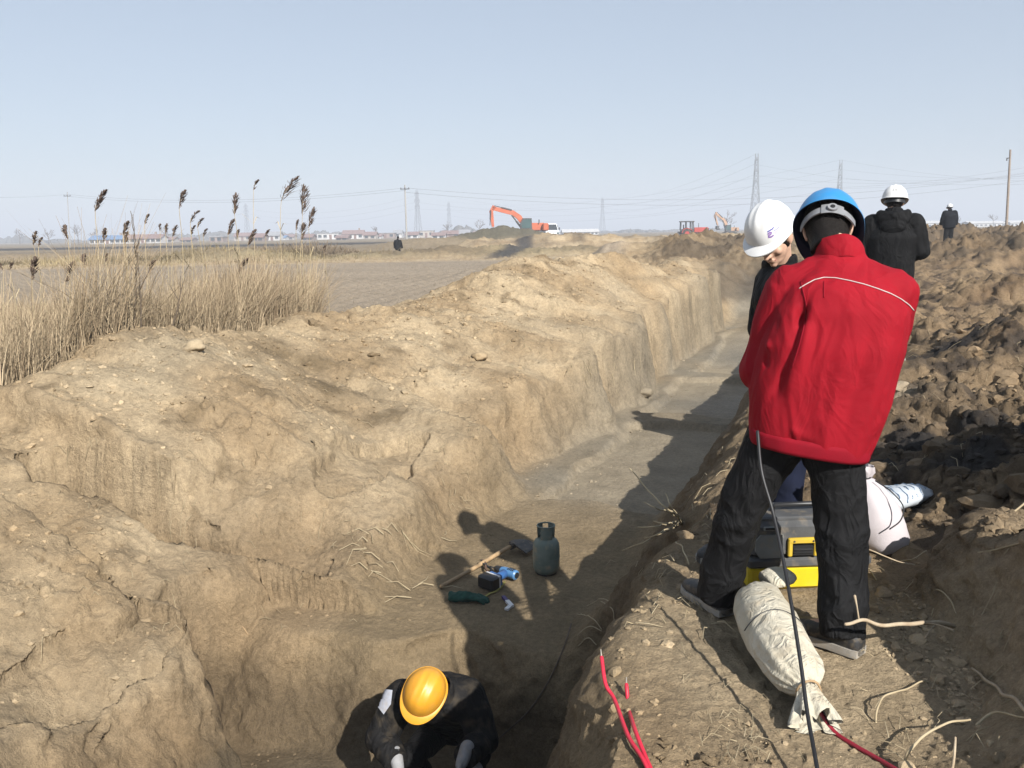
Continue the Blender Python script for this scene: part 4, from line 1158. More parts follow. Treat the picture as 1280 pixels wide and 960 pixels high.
# ---- the tied canvas bag
def canvas_bag():
    pts = [(944, 752, .165), (950, 790, .135), (958, 830, .125), (968, 865, .115), (978, 888, .085), (984, 898, .07)]
    A = V3(.925, 3.08, .120); B = V3(.902, 2.43, .085)
    t = thing('sandbag', 'long stained canvas bag tied at its neck, lying by the red-jacketed man\'s feet', 'bag', (.94, 2.85, 0.0))
    d = unit(B - A); x = d.cross(V3(0, 0, 1)).normalized(); z = x.cross(d)
    n = 56; th = np.linspace(0, 2 * PI, n, endpoint=False); rings = []
    prof = [(0.0, .02), (.008, .055), (.03, .082), (.08, .098), (.2, .112), (.38, .120), (.55, .122), (.70, .116), (.80, .104), (.88, .086), (.93, .064), (.965, .042), (.985, .034), (1.0, .032), (1.012, .036)]
    L = (B - A).length
    for q, r in prof:
        cen = A.lerp(B, q) + x * (.022 * math.sin(q * 3.1)) + V3(0, 0, .012 * math.sin(q * PI))
        ring = []
        for a in th:
            pleat = math.sin(a * 11 + 1.5 * math.sin(a * 3)) * .5 + math.sin(a * 17 + 2) * .3
            k = float(ss(.55, .95, q)) * .17 + float(1 - ss(.0, .12, q)) * .08
            rr = r * .80 * (1 + k * pleat)
            p = cen + x * (rr * 1.08 * math.cos(a)) + z * (rr * .93 * math.sin(a))
            nn = mnoise.noise(p * 7.0) * .012 + mnoise.noise(p * 19.0) * .005
            p = p + (p - cen).normalized() * nn
            p.z = max(p.z, .004 + .004 * math.sin(a * 5))
            ring.append(list(p))
        rings.append(np.array(ring))
    mb = MB(); mb.loft(rings); obj('bag_body', mb, CANVAS, t, True)
    # wrinkled folds along the cloth
    # string
    k = A.lerp(B, 1.0); mb = MB()
    mb.tube([k + (x * math.cos(a) + z * math.sin(a)) * .037 + d * (.004 * math.sin(a * 2)) for a in np.linspace(0, 2 * PI, 20)], .004, 6); obj('tie', mb, WOOD, t, True)
    # flared mouth past the tie
    rings = []
    for q, r in ((0, .031), (.02, .036), (.05, .046), (.085, .056), (.095, .058)):
        cen = k + d * q - V3(0, 0, q * .55) + V3(0, 0, 0); ring = []
        for a in th:
            pl = math.sin(a * 7 + 1) * .28 + math.sin(a * 13) * .12
            rr = r * (1 + pl * min(1, q * 14))
            p = cen + x * rr * 1.15 * math.cos(a) + z * rr * .8 * math.sin(a) + d * (.012 * math.sin(a * 5 + 1) * min(1, q * 10))
            p.z = max(p.z, .006); ring.append(list(p))
        rings.append(np.array(ring))
    mb = MB(); mb.loft(rings, cap=False); me_o = obj('bag_mouth', mb, CANVAS, t, True)
    # folded-over rear end with its flap
    mb = MB(); R2 = []
    for q, w, h in ((0, .050, .022), (.04, .062, .022), (.08, .060, .018), (.105, .045, .012)):
        cen = A + V3(.045, .02, .045) + V3(.6, .25, .05).normalized() * q
        ring = []
        for a in np.linspace(0, 2 * PI, 28, endpoint=False):
            p = cen + unit((-.35, .9, .15)) * w * math.cos(a) + V3(.1, 0, 1) * h * math.sin(a); p += V3(1, 0, .4) * mnoise.noise(p * 22) * .010
            ring.append(list(p))
        R2.append(np.array(ring))
    mb.loft(R2); obj('bag_flap', mb, CANVAS, t, True)
    s = B + x * .0
    # seam line round the middle
    mb = MB(); q = .52; cen = A.lerp(B, q) + x * (.022 * math.sin(q * 3.1)) + V3(0, 0, .012)
    mb.tube([cen + d * (.01 * math.sin(a * 3)) + x * (.1085 * math.cos(a)) + z * (.0945 * math.sin(a)) for a in np.linspace(.25, PI - .25, 26)], .0022, 5); obj('string', mb, CABLEB, t, True)
canvas_bag()

# ---- pale sack
def lumpy(rings_def, n, seed, amp, fr=8.0, floor=.0, wr=0.0, tilt=None):
    th = np.linspace(0, 2 * PI, n, endpoint=False); R = []
    for cen, rx, ry in rings_def:
        cen = Vector(cen); ring = []
        for a in th:
            p = cen + V3(rx * math.cos(a), ry * math.sin(a), 0)
            p2 = p * fr + V3(seed, 0, 0)
            off = mnoise.noise(p2) * amp + wr * math.sin(a * 9 + cen.z * 30 + seed)
            p = p + (p - cen).normalized() * off if (p - cen).length > 1e-6 else p
            p.z = max(p.z + mnoise.noise(p2 * 1.7) * amp * .5, floor); ring.append(list(p))
        R.append(np.array(ring))
    return R
def sack():
    c = V3(1.70, 3.76, .02)
    t = thing('woven_sack', 'pale pinkish woven sack standing behind the toolbox', 'sack', c)
    prof = [(0, .085), (.015, .118), (.06, .130), (.14, .132), (.21, .122), (.27, .100), (.31, .075), (.335, .052), (.35, .036)]
    rd = [(c + V3(-.10 * (h / .35) ** 1.4, .02, h), r * 1.0, r * .88) for h, r in prof]
    mb = MB(); mb.loft(lumpy(rd, 40, 3.2, .022, 9, .02, .003)); obj('sack_body', mb, PINKW, t, True)
    rd = [(c + V3(-.10, .02, .345), .036, .03), (c + V3(-.112, .02, .375), .055, .042), (c + V3(-.125, .02, .405), .066, .048)]
    mb = MB(); mb.loft(lumpy(rd, 40, 1.2, .02, 18, .02, .010), cap=False); obj('sack_neck', mb, PINKW, t, True)
    mb = MB(); mb.tube([c + V3(-.10 + .041 * math.cos(a), .02 + .034 * math.sin(a), .348) for a in np.linspace(0, 2 * PI, 18)], .004, 6); obj('tie', mb, CABLEB, t, True)
    # dark cord hanging down its side
    mb = MB(); pts = [c + V3(*q) for q in ((-.06, -.035, .345), (-.01, -.085, .31), (.035, -.118, .25), (.02, -.135, .19), (-.03, -.140, .15))]
    mb.tube(smooth_path(pts, 24), .0032, 6); obj('cord', mb, CABLEB, t, True)
def smooth_path(pts, n):
    P = [Vector(p) for p in pts]; P = [P[0] * 2 - P[1]] + P + [P[-1] * 2 - P[-2]]; out = []
    m = len(P) - 3
    for k in range(n):
        q = k / (n - 1) * m; i = min(int(q), m - 1); u = q - i
        a, b, c, d = P[i], P[i + 1], P[i + 2], P[i + 3]
        out.append(0.5 * ((2 * b) + (c - a) * u + (2 * a - 5 * b + 4 * c - d) * u * u + (3 * b - a - 3 * c + d) * u ** 3))
    return out
sack()

def blue_bag():
    c = V3(2.02, 4.25, .06)
    t = thing('rolled_bag', 'crumpled silvery woven bag with blue stripes lying beyond the pale sack', 'bag', c)
    A = V3(1.86, 4.16, .115); B = V3(2.16, 4.30, .135); d = unit(B - A); x = d.cross(V3(0, 0, 1)).normalized()
    n = 40; th = np.linspace(0, 2 * PI, n, endpoint=False); R = []
    for q, w, h in ((0, .075, .035), (.05, .092, .052), (.3, .098, .058), (.6, .090, .052), (.85, .075, .040), (1.0, .050, .016)):
        cen = A.lerp(B, q); ring = []
        for a in th:
            p = cen + x * w * math.cos(a) + V3(0, 0, 1) * h * math.sin(a); p = p + (p - cen).normalized() * (mnoise.noise(p * 14) * .018 + .005 * math.sin(a * 8 + q * 9))
            ring.append(list(p))
        R.append(np.array(ring))
    mb = MB(); mb.loft(R); b = obj('bag_body', mb, SILV, t, True)
    for i in range(7):
        q0 = .08 + .125 * i; mb = MB(); pts = []
        for a in np.linspace(.15, PI - .1, 16):
            q = q0 + .05 * (a - 1.5); cen = A.lerp(B, min(max(q, .02), .98)); k = np.interp(q, [0, .05, .3, .6, .85, 1], [.075, .092, .098, .090, .075, .05]); kh = np.interp(q, [0, .05, .3, .6, .85, 1], [.035, .052, .058, .052, .040, .016])
            p = cen + x * k * math.cos(a) + V3(0, 0, 1) * kh * math.sin(a); p = p + (p - cen).normalized() * (mnoise.noise(p * 14) * .018 + .005 * math.sin(a * 8 + q * 9) + .001)
            pts.append(p)
        mb.tube(pts, .003, 6); obj('stripe', mb, SILV2, b, True)
blue_bag()

# ---- cables
def cable(name, pts, r, m, label, n=60):
    mb = MB(); mb.tube(smooth_path(pts, n), r, 8, True, True); o = obj(name, mb, m, None, True)
    return tag(o, label, 'cable')
cable('hanging_cable', [at(947, 540, 2.88), at(952, 590, 2.80), at(966, 640, 2.74), at(979, 700, 2.62), at(990, 760, 2.48), at(1001, 830, 2.34), at(1009, 890, 2.22), at(1017, 935, 2.12), at(1024, 975, 2.03)], .0062, CABLEB,
      'black cable hanging from the red jacket down across the canvas bag')
def red_lead(pts, tip, label):
    t = thing('red_cable', label, 'cable', pts[-1])
    mb = MB(); mb.tube(smooth_path(pts, 50), .0066, 8, True, True); obj('sheath', mb, CABLER, t, True)
    mb = MB(); mb.tube([pts[0], tip], [.0028, .0022], 6, True, True); obj('bare_end', mb, COPPER, t, True)
def og(px, py, up=.0):
    """a point on the ground seen at a pixel, lifted by up"""
    d = (at(px, py, 5.0) - EYE).normalized(); k = 1.3
    for _ in range(4000):
        p = EYE + d * k
        g = gz(p.x, p.y)
        if p.z <= g: break
        k += max(.004, (p.z - g) * .35)
        if k > 400: break
    return V3(p.x, p.y, g + up)
r1 = [at(752, 822, 2.66), at(757, 855, 2.58)] + [og(768, 893, .05), og(785, 928, .02), og(803, 954, .012), og(818, 985, .012)]
red_lead(r1, at(751, 812, 2.68), 'longer of two red cables curving up over the trench edge')
r2 = [at(783, 856, 2.60), at(786, 885, 2.53)] + [og(793, 922, .03), og(806, 950, .014), og(822, 985, .012)]
red_lead(r2, at(783, 847, 2.62), 'shorter of two red cables at the trench edge, with bare tip')
pts = [V3(.905, 2.44, .075), V3(.92, 2.40, .05), V3(.95, 2.34, .025), V3(.985, 2.27, .014), V3(1.02, 2.20, .012), V3(1.05, 2.10, .012)]
for p in pts[2:]: p.z = gz(p.x, p.y) + .008
cable('buried_cable', pts, .007, CABLED, 'dark red cable running out of the mouth of the canvas bag')
pts = [og(714, 782), og(708, 802), og(697, 830), og(682, 860), og(662, 890), og(640, 912), og(612, 935), og(590, 950)]
for p in pts: p.z += .012
cable('trench_cable', pts, .0045, TWIGD, 'thin dark cable running along the shaded foot of the trench bank')

# ---- gas bottle
def gas_bottle():
    b = onz(683, 716, -1.2); b.z = gz(b.x, b.y) - .005
    t = thing('gas_bottle', 'dusty green gas bottle with collar standing on the trench floor', 'gas bottle', b)
    n = 32; th = np.linspace(0, 2 * PI, n, endpoint=False)
    R = [np.array([list(b + V3(r * math.cos(a), r * math.sin(a), h)) for a in th]) for r, h in ((.085, .02), (.104, .035), (.116, .065), (.118, .12), (.1185, .19), (.118, .25), (.113, .285), (.098, .315), (.070, .336), (.035, .345))]
    mb = MB(); mb.loft(R); obj('tank', mb, GASG, t, True)
    mb = MB(); mb.rings([(b + V3(0, 0, h), V3(r, 0, 0), V3(0, r, 0)) for r, h in ((.088, .0), (.090, .03))], 28); obj('foot_ring', mb, IRON, t, True, sharp=40)
    mb = MB(); mb.tube([b + V3(.119 * math.cos(a), .119 * math.sin(a), .165) for a in np.linspace(0, 2 * PI, 40)], .0025, 5); obj('weld', mb, GASG, t, True)
    # collar with openings: three plates and a rolled rim
    for a0 in (.55, 2.65, 4.75):
        mb = MB(); A = np.linspace(a0 - .72, a0 + .72, 14)
        mb.loft([np.array([list(b + V3(r * math.cos(a), r * math.sin(a), h)) for a in A]) for r, h in ((.073, .325), (.078, .40), (.078, .445), (.074, .445), (.074, .40), (.069, .325), (.073, .325))], cap=False, closed=False)
        obj('collar_plate', mb, GASG, t, True, sharp=40)
    mb = MB(); mb.tube([b + V3(.076 * math.cos(a), .076 * math.sin(a), .447) for a in np.linspace(0, 2 * PI, 36)], .007, 8); obj('collar_rim', mb, GASG, t, True)
    mb = MB(); mb.tube([b + V3(0, 0, .34), b + V3(0, 0, .39)], [.018, .016], 12); mb.tube([b + V3(-.05, 0, .375), b + V3(.02, 0, .375)], [.010, .012], 10); v = obj('valve', mb, COPPER, t, True, sharp=40)
    mb = MB(); mb.tube([b + V3(0, 0, .39), b + V3(0, 0, .412)], [.026, .026], 14); obj('valve_knob', mb, DARKPL, v, True, sharp=40)
gas_bottle()

# ---- hoe
def hoe():
    a = og(552, 736, .02); c = og(640, 691, .06)
    t = thing('hoe', 'wooden-handled hoe lying across the trench floor, iron blade by the gas bottle', 'hoe', a)
    d = unit(c - a); s = d.cross(V3(0, 0, 1)).normalized(); u = s.cross(d)
    mb = MB(); pts = [a.lerp(c, k) + s * .006 * math.sin(k * 5) for k in np.linspace(0, 1, 12)]
    mb.tube(pts, [.016 + .003 * k for k in np.linspace(0, 1, 12)], 10, True, True); obj('handle', mb, WOOD, t, True)
    e = c + d * .03
    mb = MB(); mb.tube([e - d * .05, e + d * .02], [.028, .030], 14)
    bl = []
    # blade: broad plate, bent away from the socket
    w0, w1 = .045, .085
    for q, w, h, th_ in ((-.05, .030, .0, .012), (.02, .055, .012, .010), (.09, .080, .010, .008), (.17, .092, -.012, .005), (.20, .094, -.022, .003)):
        cen = e + s * q * .9 + d * .02 + u * (h + .01)
        bl.append(np.array([list(cen + d * i * w + u * j * th_) for i, j in ((-1, -1), (1, -1), (1, 1), (-1, 1))]))
    mb.loft(bl); obj('blade', mb, IRON, t, True, sharp=35)
    return a, c
hoe()
def clamp():
    c = og(607, 713, .045)
    t = thing('pliers', 'black pliers resting across the hoe handle', 'pliers', c)
    d = unit((.35, -.9, -.12)); s = V3(d.y, -d.x, 0)
    for k in (-1, 1):
        mb = MB(); mb.tube(smooth_path([c + d * -.085 + s * .006 * k, c - d * .03 + s * .012 * k, c + s * .002 * k, c + d * .05 - s * .016 * k, c + d * .11 - s * .020 * k], 18), [.008] * 6 + [.010] * 12, 8, True, True)
        obj('arm', mb, DARKPL if k > 0 else RUST, t, True)
    mb = MB(); mb.tube([c - V3(0, 0, .012), c + V3(0, 0, .014)], [.012, .012], 12); obj('pivot', mb, IRON, t, True, sharp=40)
clamp()

# ---- cordless drill on its side
def drill():
    b = og(611, 736, .0); m_ = og(641, 722, .0)
    d = unit((m_ - b)); d.z = 0; d.normalize(); s = V3(d.y, -d.x, 0); Z = V3(0, 0, 1)
    o = b + Z * .045
    t = thing('cordless_drill', 'blue cordless drill with black battery lying on its side by the hoe', 'drill', b)
    mb = MB(); mb.box(o, (.038, .062, .040), d, s, Z, .010); bt = obj('battery', mb, DARKPL, t, True, sharp=40)
    mb = MB(); mb.box(o + d * .040, (.008, .058, .038), d, s, Z, .004); obj('battery_trim', mb, WHITEPL, bt, True, sharp=40)
    mb = MB(); mb.box(o + d * .060, (.014, .050, .036), d, s, Z, .008); obj('foot', mb, BLUEPL, t, True, sharp=40)
    mb = MB(); mb.tube([o + d * .06, o + d * .10 - s * .004, o + d * .15 - s * .01], [.027, .025, .029], 14); obj('grip', mb, BLUEPL, t, True)
    q = o + d * .178 - s * .005
    mb = MB(); mb.tube([q + s * .072, q + s * .064, q + s * .02, q - s * .03, q - s * .055], [.022, .030, .031, .029, .023], 18); mh = obj('motor_housing', mb, BLUEPL2, t, True, sharp=40)
    for k in range(4):
        mb = MB(); mb.box(q + s * (.048 - .013 * k) + Z * .0285, (.016, .003, .004), d, s, Z, .001); obj('vent_slot', mb, DARKPL, mh)
    mb = MB(); mb.tube([q + s * .071, q + s * .076], [.020, .018], 14); obj('end_cap', mb, DARKPL, mh, True, sharp=40)
    mb = MB(); mb.tube([q - s * .054, q - s * .066, q - s * .10, q - s * .112], [.024, .025, .020, .013], 18); obj('chuck', mb, DARKPL, t, True, sharp=40)
    mb = MB(); mb.tube([q - s * .118, q - s * .155], [.006, .004], 8); obj('bit', mb, IRON, t, True)
    mb = MB(); mb.box(o + d * .135 - s * .032, (.014, .010, .010), d, s, Z, .004); obj('trigger', mb, DARKPL, t, True)
drill()
for o_ in [o for o in COL.objects if o.name == 'cordless_drill']: o_.scale = (1.28, 1.28, 1.28)
for o_ in [o for o in COL.objects if o.name == 'gas_bottle']: o_.scale = (.91, .91, .91)

def green_glove():
    c = og(585, 753, .0)
    t = thing('glove', 'dark green work glove crumpled on the trench floor', 'glove', c)
    mb = MB(); w = c + V3(-.07, .03, .03)
    mb.rings([(w - V3(.07, -.02, .0), V3(0, .058, 0), V3(0, 0, .026)), (w, V3(0, .050, 0), V3(0, 0, .028)), (w + V3(.06, 0, .006), V3(0, .056, 0), V3(0, 0, .030))], 16)
    hand(mb, w + V3(.03, 0, .005), V3(1, -.18, .0), V3(0, -.1, -1), 1, .35, 1.35)
    me = remesh(mb, .006, 3, .5); folds(me, .010, [], 4, (16, 16, 16), 1.0); link_world('glove_body', me, GREENC, t)
green_glove()

def strap():
    p = [og(*q) for q in ((604, 750), (612, 744), (620, 741), (627, 735), (631, 729))]
    mb = MB(); S = smooth_path([v + V3(0, 0, .012) for v in p], 24)
    for i in range(len(S) - 1): mb.bar(S[i], S[i + 1], .016, .004)
    tag(obj('webbing_strap', mb, OLIVE, None, False), 'olive yellow strap lying beside the blue drill', 'strap')
strap()
def knife():
    a = og(640, 760, .012); b = og(629, 748, .014); c = og(633, 764, .012)
    t = thing('utility_knife', 'small white and violet tool lying on lit earth near the drill', 'knife', a)
    mb = MB(); mb.bar(a, a.lerp(b, .55), .032, .018); mb.bar(a.lerp(b, .1), c, .030, .016); obj('white_handle', mb, WHITEPL, t)
    mb = MB(); mb.bar(a.lerp(b, .55), b, .026, .018); obj('violet_end', mb, VIOL, t)
knife()

# ---- sticks, twigs and stalks
def stick(pts, r0, r1, m, label, name='stick', side=None, cat='stick', group=None):
    mb = MB(); S = smooth_path(pts, 30)
    S = [p + V3(mnoise.noise(p * 9), mnoise.noise(p * 9 + V3(7, 0, 0)), mnoise.noise(p * 9 + V3(0, 9, 0))) * .012 for p in S]
    mb.tube(S, list(np.linspace(r0, r1, 30)), 7, True, True)
    for q, L, dv in (side or []):
        a = S[int(q * 29)]; b = a + Vector(dv).normalized() * L
        mb.tube([a, a.lerp(b, .5) + V3(0, 0, .006), b], [r0 * .5, r0 * .4, r1 * .5], 6, True, True)
    return tag(obj(name, mb, m, None, True), label, cat, group)
stick([at(1058, 779, 2.62), at(1080, 778, 2.66), at(1100, 782, 2.70), at(1125, 781, 2.74), at(1150, 778, 2.80), at(1172, 778, 2.86), at(1192, 783, 2.92)], .0055, .009, TWIG, 'pale forked branch jutting out of the earth right of the black trousers',
      side=[(.85, .12, (-.6, -.6, -.1)), (.16, .08, (-.1, .3, .9)), (.72, .09, (.8, -.4, -.1))])
stick([og(1182, 700, .01), at(1200, 690, 3.25), at(1225, 676, 3.3), at(1250, 655, 3.35), at(1284, 624, 3.4)], .006, .004, STRAW, 'long bare twig slanting up beside the dark clay heap')
stick([og(1097, 903, .0), at(1099, 884, 2.42), at(1112, 868, 2.5), at(1135, 857, 2.56), at(1160, 854, 2.6), at(1177, 863, 2.62)], .0035, .0025, STRAW, 'thin arched stalk over the shaded hollow in the lower right')
stick([og(1131, 962, .01), at(1134, 938, 2.15), at(1155, 918, 2.2), at(1180, 905, 2.22), at(1213, 900, 2.25)], .0048, .003, STRAW, 'curved stalk at the foot of the clod heap, nearest the frame corner')
stick([at(1189, 962, 2.0), at(1192, 935, 2.02), at(1195, 922, 2.05)], .004, .003, TWIG, 'short upright root end sticking out of the clod heap')
stick([og(1213, 842, .02), og(1236, 865, .03), og(1262, 885, .03), og(1283, 900, .03)], .005, .006, TWIG, 'brown root running down over the clod heap',)
stick([og(1222, 915, .02), og(1240, 905, .02), og(1262, 903, .02), og(1282, 902, .02)], .004, .003, STRAW, 'straw stalk lying level across the clod heap')
stick([og(1160, 742, .01), og(1178, 748, .03), og(1190, 760, .02), og(1196, 772, .01)], .0035, .0025, STRAW, 'short bent straw stem on the shaded earth above the forked branch')
stick([at(1078, 684, 3.45), at(1095, 690, 3.42), at(1120, 700, 3.4), at(1142, 704, 3.38)], .0035, .0025, TWIG, 'thin brown stem leaning across the pale sack')
stick([og(1120, 706, .01), at(1140, 698, 3.4), at(1158, 690, 3.42)], .0035, .0025, STRAW, 'yellow stem resting at the foot of the pale sack')
stick([og(1218, 699, .02), og(1245, 697, .03), og(1284, 691, .03)], .004, .003, STRAW, 'yellow stem lying along the rim of the dark hollow')
stick([og(1075, 708, .015), og(1088, 718, .015), og(1096, 728, .01)], .0035, .003, STRAW, 'pale stem below the sack, right of the toolbox')
stick([og(288, 762, .02), og(296, 775, .03), og(309, 795, .015)], .007, .004, WOOD, 'light brown stick lying loose on the left bank')
stick([at(787, 586, 4.6), at(800, 601, 4.5), at(818, 620, 4.4), at(836, 637, 4.3), og(852, 650, .0)], .003, .006, STRAW, 'longest dry stalk leaning out over the trench from the right bank')
stick([at(806, 628, 4.4), at(826, 636, 4.35), og(850, 648, 0)], .003, .005, STRAW, 'dry stalk just under the longest one on the right bank')
for i, (x, y) in enumerate(((798, 659), (806, 673), (818, 652), (778, 688), (832, 618))):
    q = [at(x, y, 4.25), at((x + 851) / 2, (y + 651) / 2 + 2, 4.2), og(850 + i, 652 + i, 0)]
    stick(q, .003, .0045, STRAW, ['level dry stalk reaching farthest left from the right-bank tuft', 'dry stalk drooping lowest left of the right-bank tuft', 'short middle stalk of the right-bank tuft', 'long low stalk at the bottom of the right-bank tuft', 'short upright stalk at the top of the right-bank tuft'][i], 'dry_stalk', group='dry stalks in a tuft on the right bank')
for i, (a, b, c) in enumerate((((735, 762), (752, 757), (782, 766)), ((752, 757), (764, 770), (768, 778)), ((722, 772), (738, 780), (752, 788)), ((722, 812), (735, 808), (746, 807)), ((845, 685), (852, 695), (860, 708)), ((722, 800), (736, 792), (752, 790)))):
    q = [og(*a, .03), og(*b, .05), og(*c, .01)]
    stick(q, .003, .0035, STRAW, ['longest broken straw above the red cable tips', 'short straw hanging from the bend of the longest broken straw', 'straw sloping down left of the red cable tips', 'level straw just left of the longer red cable tip', 'pale straw beside the left black shoe', 'straw rising to the right above the red cable tips'][i], 'broken_straw', group='broken straws on the right bank')

# loose straw and roots over the left bank: nobody could count it
def litter():
    mb = MB(); r = random.Random(4)
    zones = [((455, 560, 665, 750), 24, .20, .0046), ((380, 520, 520, 700), 36, .11, .0024), ((540, 600, 520, 640), 30, .10, .0026), ((640, 800, 410, 480), 40, .12, .003), ((60, 450, 450, 800), 90, .08, .0022), ((520, 760, 340, 470), 110, .11, .003),
             ((860, 960, 560, 700), 40, .10, .0025), ((760, 900, 700, 800), 34, .09, .0025), ((1080, 1280, 690, 950), 60, .08, .0016), ((1100, 1280, 380, 600), 40, .10, .002), ((900, 960, 900, 960), 24, .06, .0014), ((840, 1000, 820, 960), 24, .05, .0012)]
    for (x0, x1, y0, y1), n, L, rad in zones:
        for _ in range(n):
            x, y = r.uniform(x0, x1), r.uniform(y0, y1)
            p = og2(x, y)
            if p is None: continue
            a = r.gauss(0, .45) + (PI if r.random() < .5 else 0) if (x0, y0) == (455, 665) else r.uniform(0, 2 * PI); l = L * r.uniform(.3, 1.2)
            q = [p, p + V3(math.cos(a), math.sin(a), 0) * l * .5, p + V3(math.cos(a + .3), math.sin(a + .3), 0) * l]
            for k, v in enumerate(q): v.z = gz(v.x, v.y) + r.uniform(.0, .018) + (0.02 if k == 1 else 0)
            if max(abs(q[0].z - q[2].z), 0) > .5: continue
            mb.tube(q, [rad, rad * .9, rad * .6], 3, False)
    o = obj('loose_straw', mb, STRAW, None, True, kind='stuff'); o['label'] = 'loose straw and root ends scattered over the dug earth'
_gcache = {}
def og2(px, py):
    """coarse version of og for scattered litter"""
    d = (at(px, py, 5.0) - EYE).normalized()
    ks = np.concatenate([np.linspace(1.6, 12, 400), np.linspace(12, 40, 400)])
    P = np.array(EYE)[None] + ks[:, None] * np.array(d)[None]
    g = terrain(P[:, 0], P[:, 1])
    i = np.argmax(P[:, 2] <= g)
    if P[i, 2] > g[i]: return None
    return V3(P[i, 0], P[i, 1], float(g[i]))
litter()

# ---- clods
def icos(sub):
    bm = bmesh.new(); bmesh.ops.create_icosphere(bm, subdivisions=sub, radius=1.0)
    V = np.array([v.co[:] for v in bm.verts]); F = [tuple(v.index for v in f.verts) for f in bm.faces]; bm.free(); return V, F
ICO1 = icos(1); ICO2 = icos(2); ICO3 = icos(3)
def clods():
    r = np.random.default_rng(21)
    Vs, Fs, Cs, SM = [], [], [], []; n0 = 0
    def scatter(N, xy, smin, smax, ico, power=2.2):
        nonlocal n0
        V0, F0 = ico; F0 = np.array(F0)
        x, y = xy(N); keep = np.ones(len(x), bool)
        z, c = terrain(x, y, True)
        e_ = .03; sl_ = np.hypot(terrain(x + e_, y) - z, terrain(x, y + e_) - z) / e_
        for i in range(len(x)):
            if sl_[i] > .85: continue
            s = smin + (smax - smin) * r.random() ** power
            pn = r.normal(size=(9, 3)); pn /= np.linalg.norm(pn, axis=1)[:, None]; pd = r.uniform(.55, .95, 9)
            cut = np.min(np.where(V0 @ pn.T > 1e-3, pd[None] / np.maximum(V0 @ pn.T, 1e-3), 9), 1).clip(.3, 1.15)
            D = cut + .30 * n3(V0 * 1.15 + r.random(3) * 90, 2) + .16 * n3(V0 * 2.6 + r.random(3) * 90, 3) + (.12 * n3(V0 * 5.5 + r.random(3) * 90, 4) if len(V0) > 100 else 0)
            q = V0 * D[:, None] * np.array([r.uniform(.75, 1.3), r.uniform(.75, 1.3), r.uniform(.5, .9)]) * s
            a = r.random() * 6.28; ca, sa = math.cos(a), math.sin(a)
            q = np.stack([q[:, 0] * ca - q[:, 1] * sa, q[:, 0] * sa + q[:, 1] * ca, q[:, 2]], 1)
            q += np.array([x[i], y[i], z[i] - s * .02])
            SM.append(False); Vs.append(q); Fs.append(F0 + n0); n0 += len(q)
            Cs.append(np.repeat((c[i] * r.uniform(.68, 1.12))[None], len(q), 0))
    def region(fn):
        def g(N):
            x, y = fn(N * 3); s, t = st(x, y); k = np.arange(len(x)) < N; return x, y
        return g
    def rightfar(N):
        Y = 3.6 * np.exp(r.random(N) * math.log(12)); x = Y * r.uniform(.30, .72, N); s, t = st(x, Y); ok = (t > .15) & (np.hypot(x - 3.77, Y - 8.5) > .4); return x[ok], Y[ok]
    def rightnear(N):
        Y = r.uniform(1.7, 4.2, N); x = r.uniform(.25, 2.6, N); s, t = st(x, Y); ok = (t > .05) & (np.hypot(x - .98, Y - 2.9) > .55); return x[ok], Y[ok]
    def heap(N):
        a = r.random(N) * 6.28; q = np.sqrt(r.random(N)); return 1.85 + q * .55 * np.cos(a), 2.65 + q * .85 * np.sin(a)
    def edge(N):
        s = r.uniform(-1, 16, N); t = r.normal(.02, .10, N); return from_st(s, t)
    def crest(N):
        s = r.uniform(-1, 18.5, N); w = np.interp(s, _S, _CW) + r.normal(-.5, .75, N); ok = w > .5; s, w = s[ok], w[ok]; return from_st(s, -2.35 - w)
    def toe(N):
        s = r.uniform(1, 22, N); t = -2.2 + np.abs(r.normal(0, .22, N)) ; return from_st(s, t)
    def dark(N):
        a = r.random(N) * 6.28; q = np.sqrt(r.random(N)); return 2.95 + q * 1.2 * np.cos(a), 5.0 + q * 1.0 * np.sin(a)
    def slope(N):
        s = r.uniform(-.5, 18, N); w = r.uniform(.1, 4.2, N) ; q = n2(s * .9, w * .9, 130) + .5 * n2(s * 2.5, w * 2.5, 131); ok = (r.random(N) < np.clip(.25 + 1.3 * q, .03, 1)) & (w < np.interp(s, _S, _CW) + .5); s, w = s[ok], w[ok]; return from_st(s, -2.35 - w)
    scatter(520, rightfar, .015, .10, ICO2, 2.6); scatter(2600, rightfar, .010, .034, ICO1, 2.8)
    scatter(1500, rightnear, .003, .014, ICO1, 2.5); scatter(90, rightnear, .010, .030, ICO2)
    scatter(420, heap, .006, .034, ICO2, 2.6); scatter(2600, heap, .003, .013, ICO1)
    scatter(1200, edge, .004, .022, ICO1, 2.6); scatter(110, edge, .015, .05, ICO2)
    scatter(5000, crest, .006, .038, ICO1, 2.8); scatter(150, crest, .02, .075, ICO2, 2.5)
    scatter(11000, slope, .004, .020, ICO1, 2.8); scatter(6500, slope, .010, .036, ICO1, 3.0); scatter(220, slope, .015, .05, ICO2, 2.5)
    scatter(260, toe, .005, .028, ICO1, 2.6); scatter(300, dark, .02, .07, ICO2, 2.0); scatter(900, dark, .01, .035, ICO1)
    V = np.concatenate(Vs); F = np.concatenate(Fs); C_ = np.concatenate(Cs)
    me = bpy.data.meshes.new('clods'); me.vertices.add(len(V)); me.vertices.foreach_set('co', V.astype(np.float32).ravel())
    me.loops.add(F.size); me.loops.foreach_set('vertex_index', F.astype(np.int32).ravel())
    me.polygons.add(len(F)); me.polygons.foreach_set('loop_start', (np.arange(len(F)) * 3).astype(np.int32))
    me.polygons.foreach_set('use_smooth', np.repeat(np.array(SM, bool), [len(f) for f in Fs]))
    me.update(calc_edges=True); set_tint(me, C_)
